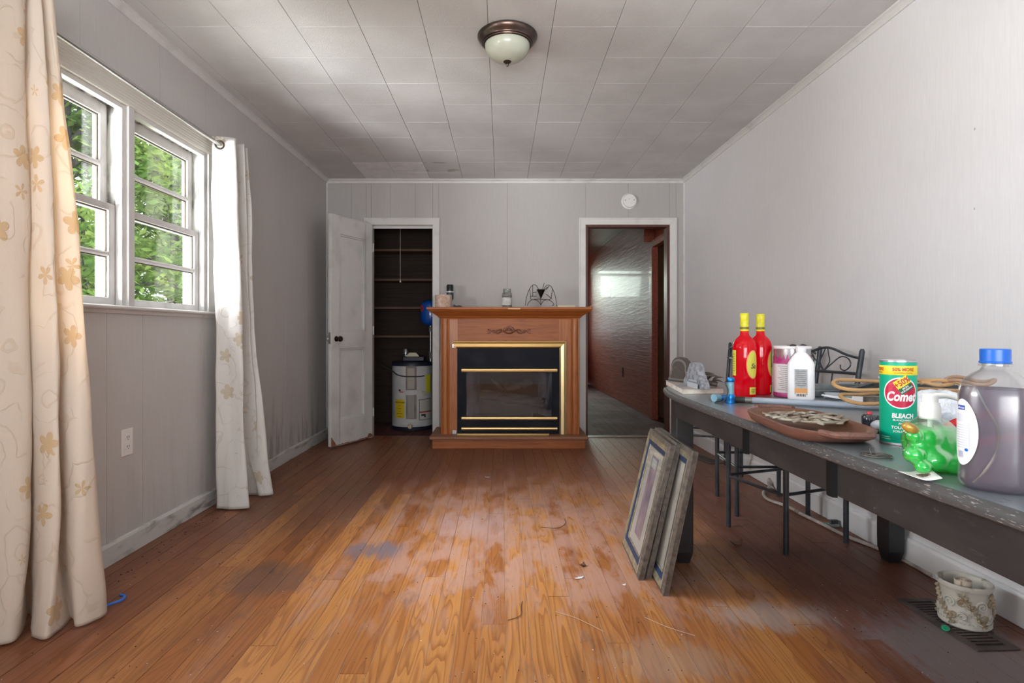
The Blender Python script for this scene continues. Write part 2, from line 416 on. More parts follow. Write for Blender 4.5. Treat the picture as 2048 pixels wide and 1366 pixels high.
def dust_mat():
    m, nt, b, _ = newmat('dusty joint'); n = N(nt); P = n.pos(); s = n.sep(P)
    k = n.m('ADD', s[0], n.m('MULTIPLY', n.noise(P, 1.4, 4), .8)); k2 = n.ss(n.m('ADD', s[1], n.m('MULTIPLY', n.noise(P, 1.4, 4), 1.)), 4.0, 4.9)
    f = n.m('MAXIMUM', n.m('MAXIMUM', n.ss(k, 1.0, 1.35), n.ss(k, -.3, -.8)), k2)
    setb(b, n, col=n.mix(f, (.66, .56, .48), (.05, .03, .022)), rough=.9); return m
m_dust = dust_mat()
m_glass = mat_pane('window glass')
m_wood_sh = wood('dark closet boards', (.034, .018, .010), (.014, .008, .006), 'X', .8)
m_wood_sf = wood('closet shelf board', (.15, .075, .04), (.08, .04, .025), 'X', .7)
m_hall = wood('varnished red pine boards', (.48, .12, .07), (.27, .06, .038), 'Y', .52, coat=.05, bump=1.)
m_jamb = wood('dark stained jamb', (.12, .035, .02), (.06, .018, .012), 'Z', .4)
m_hallc = wood('hall ceiling boards', (.17, .085, .055), (.08, .035, .022), 'Y', .25, coat=.4, bump=.9)
m_dark = mat('dark void board', (.035, .02, .015), .9)
m_rust = mat('bare dark metal', (.12, .11, .10), .5, .6)

# ------------------------------------------------------------------ floor
fl = sroot('floor')
struct('subfloor', MB().box(-2.0, 2.1, -1.1, 5.47, -.05, -.0022), m_dust, fl)
struct('floor_back', MB().box(-2.0, 2.1, -1.1, 1.2, -.0034, 0), m_floor, fl)
PW = .0815; k = 0
nx0 = -21
for i in range(nx0, 22):
    x0 = i*PW+.012; x1 = x0+PW-.0019
    if x1 < -1.72 or x0 > 1.80: continue
    y = 1.2; y = 1.2-rnd.uniform(0, .9)
    while y < 5.45:
        L = rnd.choice([.9, 1.3, 1.8, 2.4, 2.8])*rnd.uniform(.85, 1.15); y1 = min(y+L, 5.47)
        if 5.47-y1 < .35: y1 = 5.47
        a = max(y, 1.2)
        if y1-a > .05:
            h = rnd.uniform(-.0006, .0004)
            bmx = MB().box(x0, x1, a, y1-.0016, -.0021, h)
            # eased long edges
            o = obj('plank', bmx, m_floor, fl)
        y = y1

# hall and closet floor
hf = sroot('floor_hall')
m_hfloor = mat('dull dark hall floor', (.085, .022, .022), .85, col2=(.15, .062, .065), scale=2.4, bump=.15, bscale=30, lo=.42, hi=.62, stretch=(1, .6, 1))
struct('hall_subfloor', MB().box(-1.64, 1.85, 5.472, 11.03, -.05, -.021), m_dark, hf)
for i in range(-19, 23):
    x0 = i*PW+.012
    if x0 < -1.58 or x0 > 1.80: continue
    obj('plank', MB().box(x0, x0+PW-.0015, 5.472, 11.0 if x0 > -.42 else 6.3, -.02, -.004+rnd.uniform(-.001, .0005)), m_hfloor, hf)
struct('trim_1', MB().box(.80, 1.585, 5.355, 5.475, -.003, .006), m_jamb)   # threshold strip
m_fltape = mat('threshold debris', (.6, .5, .5), .7)

# ------------------------------------------------------------------ ceiling
ce = sroot('ceiling')
struct('ceiling_board', MB().box(-2.0, 2.1, -1.1, 5.5, HC+.012, HC+.06), m_gap, ce)
struct('ceiling_back', MB().box(-2.0, 2.1, -1.1, 1.766, HC, HC+.011), m_ceil, ce)
T = .3048
for i in range(-6, 7):
    for j in range(0, 12):
        x0 = -.0658+i*T; y0 = 2.684+(j-3)*T
        a0, a1 = max(x0+.0011, -1.735), min(x0+T-.0011, 1.80); b0, b1 = y0+.0006, min(y0+T-.0006, D+.01)
        if a1-a0 < .02 or b1-b0 < .02: continue
        dz = rnd.uniform(-.0006, .0006)
        mm = m_ceil
        if j >= 10 and -1.55 < x0 < -.7: mm = m_ceilw
        if j == 10 and -.7 < x0 < -.5: mm = m_ceils
        obj('tile', MB().box(a0, a1, b0, b1, HC+dz, HC+.012), mm, ce, bevel=.0007, segs=1)

# ------------------------------------------------------------------ left wall (window opening u 1.90..3.22, z 1.12..2.02)
wl = sroot('wall_left')
WY0, WY1, WZ0, WZ1 = 1.905, 3.215, 1.118, 2.02
NWY0, NWY1 = .15, 1.45     # unseen window opening added beside the camera to let light in
def lbox(y0, y1, z0, z1, x0=-.108, x1=0., mb=None): return (mb or MB()).box(XL+x0, XL+x1, y0, y1, z0, z1)
for (a, b_, c, d) in [(-1.0, NWY0, 0, HC), (NWY0, NWY1, 0, WZ0), (NWY0, NWY1, WZ1, HC), (NWY1, WY0, 0, HC), (WY0, WY1, 0, WZ0-.02), (WY0, WY1, WZ1, HC), (WY1, D+.1, 0, HC)]:
    struct('wall_core', lbox(a, b_, c, d, -.108, -.0062).map(SL), m_gap, wl)
g = .0012
for (a, b_, c, d) in [(-1.0, NWY0, 0, HC), (NWY0, NWY1, 0, WZ0), (NWY0, NWY1, WZ1, HC), (NWY1, WY0, 0, HC),
                      (WY0, 2.27, WZ1, HC), (2.27, 2.79, WZ1, HC), (2.79, WY1, WZ1, HC),
                      (WY0, 2.42, 0, WZ0-.02), (2.42, 2.66, 0, WZ0-.02), (2.66, 3.18, 0, WZ0-.02), (3.18, WY1, 0, WZ0-.02),
                      (WY1, 3.34, 0, HC), (3.34, 4.38, 0, HC), (4.38, 4.86, 0, HC), (4.86, D, 0, HC)]:
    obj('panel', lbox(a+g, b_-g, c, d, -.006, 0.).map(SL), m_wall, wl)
# baseboard, crown, corner bead
def profile_y(prof, y0, y1, mp): return MB().prism(prof, 'Y', y0, y1).map(mp)
struct('baseboard_left', profile_y([(XL, 0.001), (XL+.016, 0.001), (XL+.016, .082), (XL+.011, .092), (XL, .094)], -1.0, D-.0, SL), m_base, bevel=.001)
struct('trim_2', profile_y([(XL, HC-.034), (XL+.009, HC-.034), (XL+.013, HC-.022), (XL+.022, HC-.013), (XL+.034, HC-.009), (XL+.034, HC), (XL, HC)], -1.0, D, SL), m_whiteg)
struct('trim_3', MB().tube([(XL+.004, D-.005, 0.1), (XL+.004, D-.005, HC-.03)], .008, 8), m_whiteg)
struct('trim_4', MB().box(XR-.010, XR+.002, D-.014, D, 0, HC-.03), m_white)

# ------------------------------------------------------------------ right wall
wr = sroot('wall_right')
def rbox(y0, y1, z0, z1, x0=0., x1=.12): return MB().box(XR+x0, XR+x1, y0, y1, z0, z1)
struct('wall_core', rbox(-1.0, D+.1, 0, HC, .006, .12).map(SR), m_gap, wr)
for a, b_ in [(-1.0, .75), (.75, 1.97), (1.97, 3.19), (3.19, 4.41), (4.41, D)]:
    obj('panel', rbox(a+.0002, b_-.0002, 0, HC, 0, .006).map(SR), m_wallr_lit, wr)
struct('baseboard_right', profile_y([(XR, 0.001), (XR-.016, 0.001), (XR-.016, .10), (XR-.011, .112), (XR, .114)], -1.0, D, SR), m_baser, bevel=.001)
struct('trim_5', profile_y([(XR, HC-.034), (XR-.009, HC-.034), (XR-.013, HC-.022), (XR-.022, HC-.013), (XR-.034, HC-.009), (XR-.034, HC), (XR, HC)], -1.0, D, SR), m_white)

# ------------------------------------------------------------------ back wall (closet opening, hall opening)
CX0, CX1, CZ = -1.243, -.657, 2.022
HX0, HX1, HZ = .794, 1.591, 2.022
wb = sroot('wall_back')
for (a, b_, c, d) in [(-1.9, CX0, 0, HC), (CX0, CX1, CZ, HC), (CX1, HX0, 0, HC), (HX0, HX1, HZ, HC), (HX1, 1.9, 0, HC)]:
    struct('wall_core', MB().box(a, b_, D+.0062, D+.105, c, d), m_gap if False else m_jamb, wb)
for (a, b_, c, d) in [(XL, -1.43, 0, HC), (-1.43, -1.29, 0, HC), (-1.29, CX0, 0, HC), (CX0, -1.06, CZ, HC), (-1.06, -.823, CZ, HC), (-.823, CX1, CZ, HC),
                      (CX1, -.603, 0, HC), (-.603, .05, 0, HC), (.05, HX0, 0, HC), (HX0, 1.2, HZ, HC), (1.2, HX1, HZ, HC), (HX1, 1.654, 0, HC), (1.654, XR, 0, HC)]:
    obj('panel', MB().box(a+.0009, b_-.0009, D, D+.006, c, d), m_wallb_dim, wb)
struct('baseboard_back', MB().box(-.60, .735, D-.014, D, 0, .09), m_base, bevel=.001)
struct('trim_6', MB().prism([(D, HC-.034), (D-.009, HC-.034), (D-.013, HC-.022), (D-.022, HC-.013), (D-.034, HC-.009), (D-.034, HC), (D, HC)], 'X', XL, XR), m_whiteg)

# front wall behind the camera, with a wide unseen opening added to let light in
wf = sroot('wall_front')
for (a, b_, c, d) in [(-2, -1.3, 0, HC), (-1.3, 1.1, 0, .75), (-1.3, 1.1, 2.15, HC), (1.1, 2.1, 0, HC)]:
    struct('wall_core', MB().box(a, b_, -1.12, -1.0, c, d), m_wallr_lit, wf)

# ------------------------------------------------------------------ door casings (mitred, three boards each)
def casing(num, x0, x1, z1, wd, y, m, extra=.0):
    r = sroot('door_frame' if False else 'trim_%d' % num, (0, 0, 0))
    def board(p, ax0, ax1):  # stepped profile: flat board + raised outer bead
        pass
    t = .018
    L = MB().prism([(x0-wd, 0), (x0, 0), (x0, z1), (x0-wd, z1+wd)], 'Y', y-t, y)
    R = MB().prism([(x1, 0), (x1+wd, 0), (x1+wd, z1+wd), (x1, z1)], 'Y', y-t, y)
    Tt = MB().prism([(x0, z1), (x1, z1), (x1+wd, z1+wd), (x0-wd, z1+wd)], 'Y', y-t, y)
    for q in (L, R, Tt): obj('casing_board', q, m, r, bevel=.003)
    b = .012
    L = MB().prism([(x0-wd, 0), (x0-wd+b, 0), (x0-wd+b, z1+wd-b), (x0-wd, z1+wd)], 'Y', y-t-.007, y-t)
    R = MB().prism([(x1+wd-b, 0), (x1+wd, 0), (x1+wd, z1+wd), (x1+wd-b, z1+wd-b)], 'Y', y-t-.007, y-t)
    Tt = MB().prism([(x0-wd+b, z1+wd-b), (x1+wd-b, z1+wd-b), (x1+wd, z1+wd), (x0-wd, z1+wd)], 'Y', y-t-.007, y-t)
    for q in (L, R, Tt): obj('casing_bead', q, m, r, bevel=.002)
    return r
casing(7, CX0, CX1, CZ, .064, D, m_whiteg)
casing(8, HX0, HX1, HZ, .064, D, m_white)
# jambs + stops
struct('trim_9', MB().box(CX0, CX0+.004, D, D+.105, 0, CZ).box(CX1-.004, CX1, D, D+.105, 0, CZ).box(CX0+.004, CX1-.004, D, D+.105, CZ-.004, CZ), m_whiteg)
struct('trim_10', MB().box(CX0+.004, CX1-.004, D+.042, D+.06, CZ-.026, CZ-.004), m_whiteg)
struct('trim_11', MB().box(HX1-.022, HX1, D+.0, D+.105, 0, HZ), m_jamb)
struct('trim_12', MB().box(HX0, HX0+.022, D+.0, D+.105, 0, HZ), m_jamb)
struct('trim_13', MB().box(HX0+.022, HX1-.022, D+.0, D+.105, HZ-.02, HZ), m_jamb)

# ------------------------------------------------------------------ closet
wc = sroot('wall_closet')
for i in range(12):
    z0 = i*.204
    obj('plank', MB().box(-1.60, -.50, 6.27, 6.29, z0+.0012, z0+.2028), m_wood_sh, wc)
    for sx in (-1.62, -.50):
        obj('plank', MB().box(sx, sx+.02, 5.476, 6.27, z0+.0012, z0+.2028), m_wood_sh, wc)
struct('closet_backing', MB().box(-1.64, -.46, 6.291, 6.30, -.05, HC).box(-1.64, -1.621, 5.476, 6.29, -.05, HC).box(-.479, -.46, 5.476, 6.29, -.05, HC), m_dark, wc, clean=False)  # unseen boards added to block light through the plank gaps
struct('closet_ceiling', MB().box(-1.62, -.48, 5.476, 6.29, HC, HC+.02), m_dark, wc)
names = ['topmost dark wooden shelf in the closet, near the door head', 'second wooden closet shelf from the top, level with the end of the pull cord',
         'third wooden closet shelf from the top, level with the top of the blue tank', 'lowest wooden closet shelf, above the white water heater']
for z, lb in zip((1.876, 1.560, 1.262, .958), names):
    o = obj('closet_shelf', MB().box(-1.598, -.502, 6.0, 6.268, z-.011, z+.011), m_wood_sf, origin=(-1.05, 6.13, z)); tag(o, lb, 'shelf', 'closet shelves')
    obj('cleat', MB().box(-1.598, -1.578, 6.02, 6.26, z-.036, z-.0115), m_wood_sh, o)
    obj('cleat', MB().box(-.522, -.502, 6.02, 6.26, z-.036, z-.0115), m_wood_sh, o)
t = thing('pull_cord', 'thin white light pull cord hanging in the dark closet doorway', 'cord', (-1.03, 5.72, 1.5))
obj('string', MB().tube([(-1.03, 5.72, 1.535), (-1.03, 5.72, HC)], .0022, 6), m_white, t)
obj('pull_bell', MB().lathe([(0.0001, 0), (.009, .003), (.0075, .018), (.003, .03), (.0001, .031)], (-1.03, 5.72, 1.505), 12), mat('ivory plastic', (.8, .78, .7), .3), t, smooth=True)

# ------------------------------------------------------------------ hall beyond the right opening
wh = sroot('wall_hall')
struct('hall_backing', MB().box(1.776, 1.79, 6.62, 11.0, -.05, HC).map(lambda x, y, z: (x-.0205*(y-6.62), y, z)).box(-.45, 1.72, 11.021, 11.03, 0, .94).box(-.45, .24, 11.021, 11.03, .94, HC).box(1.46, 1.72, 11.021, 11.03, .94, HC), m_jamb, wh, clean=False)
for i in range(19):
    z0 = i*.1295; z1 = min(z0+.1290, HC-.004)
    segs_ = sorted([6.62]+[rnd.uniform(6.9, 10.6) for _ in range(2)]+[11.0])
    for a, b_ in zip(segs_, segs_[1:]):
        xo = rnd.uniform(-.0008, .0008)
        obj('plank', MB().box(1.752+xo, 1.775, a+.001, b_-.001, z0, z1).map(lambda x, y, z: (x-.0205*(y-6.62), y, z)), m_hall, wh)
for i in range(19):      # end wall beside and around its window (x .25..1.45, z .95..2.15), and the left wall
    z0 = i*.1295; z1 = min(z0+.1285, HC-.004)
    for a, b_ in ([(-.45, .25), (1.45, 1.70)] if (z1 > .95 and z0 < 2.15) else [(-.45, 1.70)]):
        obj('plank', MB().box(a, b_, 11.0, 11.02, z0, z1), m_hall, wh)
struct('hall_side', MB().box(-.475, -.455, 5.476, 11.0, 0, HC), m_hall, wh)
struct('hall_gable', MB().box(1.66, 1.80, 6.605, 6.62, 2.06, HC), m_hall, wh)
cb = sroot('ceiling_hall')
for i in range(19):
    x0 = -.45+i*.122
    obj('plank', MB().box(x0, min(x0+.121, 1.95), 5.476, 11.0, HC-.002, HC+.015), m_hallc, cb)
struct('hall_light_seal', MB().box(-.5, 1.95, 5.476, 11.05, HC+.016, HC+.05), m_dark, cb)  # unseen slab added to keep sun out of the ceiling plank gaps
struct('trim_14', MB().box(-.45, 1.72, 10.98, 11.0, HC-.03, HC-.003), m_hall)
# side doorway just past the opening, and the dim timber room behind it
struct('trim_15', MB().box(1.728, 1.80, 6.52, 6.645, -.004, 2.05), m_hall)
struct('trim_16', MB().box(1.728, 1.80, 5.476, 6.52, 1.985, 2.06), m_hall)
struct('trim_17', MB().box(1.735, 1.80, 5.476, 5.56, 0, 1.985), m_jamb)
ws = sroot('wall_side_room')
m_side = wood('dim orange timber', (.20, .085, .03), (.11, .04, .015), 'Z', .6)
for i in range(16):
    obj('plank', MB().box(1.80+i*.12, 1.919+i*.12, 6.64, 6.66, 0, HC), m_side, ws)
struct('side_backing', MB().box(1.80, 3.76, 6.661, 6.68, -.05, HC), m_dark, ws)  # unseen panel added to stop light leaking past the planks
struct('side_light_seal', MB().box(1.70, 3.78, 5.48, 6.70, -.06, -.031), m_dark, ws)  # unseen slab added to stop light leaking in at floor level
struct('side_far', MB().box(3.72, 3.74, 5.476, 6.66, -.05, HC), m_side, ws)
struct('side_floor', MB().box(1.78, 3.74, 5.476, 6.66, -.03, -.004), m_hfloor, ws)
struct('side_ceiling', MB().box(1.78, 3.74, 5.49, 6.64, HC, HC+.02), m_dark, ws)
struct('side_near', MB().box(1.90, 3.74, 5.476, 5.49, 0, HC), m_side, ws)
struct('wall_hall_upper', MB().box(1.778, 1.80, 5.476, 6.62, 2.06, HC), m_hall)
# outlet plate low on the hall wall
t = thing('outlet_plate', 'small dark outlet plate low on the red hall wall', 'outlet', (1.722, 8.05, .43))
obj('plate', MB().box(1.716, 1.722, 8.02, 8.10, .37, .50), m_dark, t, bevel=.002)
obj('socket', MB().box(1.7135, 1.716, 8.045, 8.075, .385, .425), m_jamb, t); obj('socket', MB().box(1.7135, 1.716, 8.045, 8.075, .445, .485), m_jamb, t)
# hall end window
wn = sroot('window_3')
obj('sash', MB().box(.25, .30, 11.0, 11.04, .95, 2.15).box(1.40, 1.45, 11.0, 11.04, .95, 2.15).box(.30, 1.40, 11.0, 11.04, .95, 1.0).box(.30, 1.40, 11.0, 11.04, 2.10, 2.15).box(.30, 1.40, 11.0, 11.04, 1.53, 1.57), m_white, wn)
obj('pane', MB().box(.30, 1.40, 11.018, 11.022, 1.0, 1.53), m_glass, wn); obj('pane', MB().box(.30, 1.40, 11.018, 11.022, 1.57, 2.10), m_glass, wn)

# ------------------------------------------------------------------ left windows
m_sash = mat('weathered sash paint', (.63, .615, .60), .5, col2=(.47, .455, .43), scale=7, bump=.3, bscale=70, lo=.45, hi=.75, stretch=(1, 1, 1))
m_track = mat('bare weathered jamb', (.50, .50, .46), .7, col2=(.12, .11, .10), scale=9, bump=.5, bscale=60, lo=.44, hi=.62, stretch=(2, 2, .5))
m_putty = mat('dark putty line', (.09, .075, .06), .8)
m_ext = mat('white exterior trim', (.42, .43, .45), .6, col2=(.30, .31, .33), scale=4)
def window(num, y0, y1, visible=True):
    r = sroot('window_%d' % num)
    def B(m, nm, x0, x1, a, b_, c, d, par=None, bev=.0015): return obj(nm, MB().box(XL+x0, XL+x1, a, b_, c, d).map(SL), m, par or r, bevel=bev)
    # frame: jambs, head, sill bed (deep through the wall)
    B(m_whiteg, 'jamb', -.055, 0, y0-.02, y0, WZ0, WZ1); B(m_whiteg, 'jamb', -.055, 0, y1, y1+.0, WZ0, WZ1) if False else None
    B(m_track, 'jamb_liner', -.108, -.03, y0-.018, y0+.001, WZ0, WZ1)
    B(m_track, 'jamb_liner', -.108, -.03, y1-.012, y1+.006, WZ0, WZ1)
    B(m_whiteg, 'stop', -.030, 0, y1-.018, y1+.006, WZ0, WZ1)
    B(m_whiteg, 'stop', -.030, 0, y0-.006, y0+.012, WZ0, WZ1)
    B(m_white, 'head_stop', -.030, 0, y0+.012, y1-.018, WZ1-.022, WZ1)
    B(m_track, 'head', -.108, -.03, y0, y1-.012, WZ1-.008, WZ1+.01)
    zm = 1.553
    a, b_ = y0+.004, y1-.014
    def sash(nm, xo, z0, z1, br, tr, mz, lock):
        s = obj(nm, MB().box(XL+xo-.034, XL+xo, a, a+.042, z0, z1).box(XL+xo-.034, XL+xo, b_-.042, b_, z0, z1).box(XL+xo-.034, XL+xo, a+.042, b_-.042, z0, z0+br).box(XL+xo-.034, XL+xo, a+.042, b_-.042, z1-tr, z1).map(SL), m_sash, r, bevel=.002)
        obj('muntin', MB().prism([(XL+xo-.028, mz-.011), (XL+xo-.006, mz-.011), (XL+xo-.001, mz-.004), (XL+xo-.001, mz+.004), (XL+xo-.006, mz+.011), (XL+xo-.028, mz+.011)], 'Y', a+.042, b_-.042).map(SL), m_sash, s)
        for p, q in ((z0+br, mz-.011), (mz+.011, z1-tr)):
            obj('pane', MB().box(XL+xo-.022, XL+xo-.019, a+.042, b_-.042, p, q).map(SL), m_glass, s)
        e = .005
        pm = MB()
        for p, q in ((z0+br, mz-.011), (mz+.011, z1-tr)):
            x0_, x1_ = XL+xo-.019, XL+xo-.011
            pm.box(x0_, x1_, a+.042, a+.042+e, p, q).box(x0_, x1_, b_-.042-e, b_-.042, p, q).box(x0_, x1_, a+.047, b_-.047, q-e, q)
        obj('glazing_bead', pm.map(SL), m_putty, s)
        return s
    lo = sash('lower_sash', -.032, WZ0, zm+.014, .036, .030, 1.345, True)
    up = sash('upper_sash', -.070, zm-.014, WZ1-.008, .028, .052, 1.745, False)
    ym = (a+b_)/2
    obj('sash_lock', MB().box(XL-.058, XL-.036, ym-.02, ym+.02, zm+.014, zm+.020).tube([(XL-.047, ym, zm+.02), (XL-.047, ym, zm+.032), (XL-.03, ym+.012, zm+.034)], .004, 6).map(SL), m_rust, lo)
    obj('sash_lift', MB().tube([(XL-.031, ym+.02, WZ0+.038), (XL-.016, ym+.03, WZ0+.042), (XL-.012, ym+.045, WZ0+.036)], .005, 6).map(SL), m_rust, lo)
    # exterior blind stops and casing
    obj('exterior_casing', MB().box(XL-.124, XL-.108, y1-.014, y1+.020, WZ0-.05, WZ1+.06).box(XL-.124, XL-.108, y0-.020, y0+.0, WZ0-.05, WZ1+.06).box(XL-.124, XL-.108, y0, y1-.012, WZ1+.005, WZ1+.06).map(SL), m_ext, r, bevel=.002)
    obj('exterior_sill', MB().prism([(XL-.16, WZ0-.06), (XL-.10, WZ0-.05), (XL-.068, WZ0-.001), (XL-.16, WZ0-.03)], 'Y', y0-.06, y1+.06).map(SL), m_ext, r)
    return r
window(2, 1.905, 2.535)
window(1, 2.585, 3.215)
def B2(nm, x0, x1, a, b_, c, d, m=m_whiteg, bev=.002): return struct(nm, MB().box(XL+x0, XL+x1, a, b_, c, d).map(SL), m, bevel=bev)
B2('trim_18', -.108, .014, 2.541, 2.583, WZ0, WZ1-.0)                 # mullion
B2('trim_19', 0, .014, 3.222, 3.322, WZ0, WZ1+.0)              # right casing
B2('trim_20', 0, .014, 1.80, 1.898, WZ0, WZ1+.0)
# head casing: fluted board
hp = [(XL, WZ1), (XL+.016, WZ1)]
for i in range(6):
    z = WZ1+.012+i*.014; hp += [(XL+.018, z), (XL+.0155, z+.007)]
hp += [(XL+.020, WZ1+.096), (XL+.020, WZ1+.106), (XL, WZ1+.106)]
struct('trim_21', MB().prism(hp, 'Y', 1.79, 3.33).map(SL), mat('cream fluted trim', (.74, .72, .66), .4, col2=(.60, .57, .50), scale=6, lo=.5, hi=.85))
# stool (sill) with a rounded nose, and its apron lip
struct('trim_22', MB().prism([(XL-.06, WZ0-.018), (XL+.030, WZ0-.018), (XL+.036, WZ0-.012), (XL+.036, WZ0-.005), (XL+.030, WZ0), (XL-.06, WZ0)], 'Y', 1.78, 3.345).map(SL), m_whiteg, bevel=.001)
struct('trim_23', MB().prism([(XL, WZ0-.034), (XL+.010, WZ0-.034), (XL+.018, WZ0-.0185), (XL, WZ0-.0185)], 'Y', 1.79, 3.335).map(SL), m_whiteg)
window(4, .17, .78); window(5, .82, 1.43)  # unseen pair added beside the camera for extra light

# ------------------------------------------------------------------ closet door leaf, standing open
hx, hy, fx, fy = -1.222, 5.335, -1.462, 4.835
dl = math.hypot(fx-hx, fy-hy); dux, duy = (fx-hx)/dl, (fy-hy)/dl; dnx, dny = duy, -dux     # n points into the room side seen by the camera?
if dny > 0: dnx, dny = -dnx, -dny
m_door = mat('chipped white door paint', (.66, .655, .64), .4, col2=(.53, .52, .50), scale=6, bump=.35, bscale=35, lo=.45, hi=.8)
def DO(u, n_, z): return (hx+dux*u+dnx*n_, hy+duy*u+dny*n_, z)
def dbox(u0, u1, n0, n1, z0, z1, mb=None):
    b = MB().box(u0, u1, n0, n1, z0, z1).map(DO); mb = mb or MB(); return mb.add(b.v, b.f)
dr = sroot('door_1', (hx, hy, .015))
zt, zb = 2.022, .018
W = dl
st = .105
mb = MB()
dbox(0, st, -.035, 0, zb, zt, mb); dbox(W-st, W, -.035, 0, zb, zt, mb)
for z0, z1 in ((zb, .235), (.86, 1.01), (1.86, zt)): dbox(st, W-st, -.035, 0, z0, z1, mb)
obj('stile_and_rail', mb, m_door, dr, bevel=.0035)
def lipbox(z0, z1):
    q = MB()
    # sunk panel with sloped moulding
    v = [(st, 0, z0), (W-st, 0, z0), (W-st, 0, z1), (st, 0, z1)]
    e = .018
    v2 = [(st+e, -.012, z0+e), (W-st-e, -.012, z0+e), (W-st-e, -.012, z1-e), (st+e, -.012, z1-e)]
    v = [(x, y-.003, z) for x, y, z in v]
    q.add([DO(*p) for p in v+v2], [(0, 1, 5, 4), (1, 2, 6, 5), (2, 3, 7, 6), (3, 0, 4, 7), (4, 5, 6, 7)])
    return q
for z0, z1 in ((.235, .86), (1.01, 1.86)):
    obj('door_panel', dbox(st-.005, W-st+.005, -.030, -.0195, z0-.005, z1+.005), m_door, dr)
    fr = MB(); e = .014
    for (a, b_, c, d) in ((st, st+e, z0, z1), (W-st-e, W-st, z0, z1), (st+e, W-st-e, z0, z0+e), (st+e, W-st-e, z1-e, z1)): dbox(a, b_, -.0195, -.007, c, d, fr)
    obj('panel_moulding', fr, m_door, dr, bevel=.003)
m_bare = wood('bare chipped door wood', (.33, .13, .07), (.18, .07, .04), 'X', .7)
# chipped foot of the door: ragged bare strip
ch = [(W+.0006, zb-.0005), (.0, zb-.0005), (.0, zb+.018)]
u = .0
while u < W-.06:
    u += rnd.uniform(.01, .03); ch.append((min(u, W-.05), zb+rnd.uniform(.004, .014) + (.03 if u < .06 else 0)))
ch += [(W-.05, zb+.03), (W-.03, zb+.05), (W-.012, zb+.075), (W+.0006, zb+.085)]
v = [DO(a, .0006, z) for a, z in ch]+[DO(a, -.0005, z) for a, z in ch]; n_ = len(ch)
obj('chipped_edge', MB().add(v, [tuple(range(n_)), tuple(range(2*n_-1, n_-1, -1))]+[(i, (i+1) % n_, n_+(i+1) % n_, n_+i) for i in range(n_)]), m_bare, dr, clean=False)
m_knob = mat('dark bronze knob', (.06, .045, .03), .35, .8)
m_chromeo = mat('tarnished steel', (.45, .43, .40), .35, .9)
def doorknob(side):
    q = MB(); c = Vector(DO(W-.062, 0, .945)); n_ = Vector((dnx, dny, 0))*side; base = c+(Vector((0, 0, 0)) if side > 0 else Vector((-dnx, -dny, 0))*.035)
    R = n_.to_track_quat('Z', 'Y').to_matrix()
    t = MB().lathe([(.024, 0), (.024, .004), (.010, .008), (.009, .028), (.022, .036), (.026, .046), (.022, .056), (.0001, .060)], (0, 0, 0), 20)
    t.v = [tuple(R @ Vector(p)+base) for p in t.v]; return t
obj('knob', doorknob(1), m_knob, dr, smooth=True); k_ = obj('knob', doorknob(-1), m_chromeo, dr, smooth=True); k_['label'] = 'tarnished steel knob on the far side'
obj('latch_plate', dbox(W, W+.0015, -.028, -.008, .90, 1.0), m_chromeo, dr)
for z in (.25, 1.02, 1.80):
    obj('hinge', MB().tube([DO(-.004, .006, z-.04), DO(-.004, .006, z+.04)], .006, 8), m_whiteg, dr)
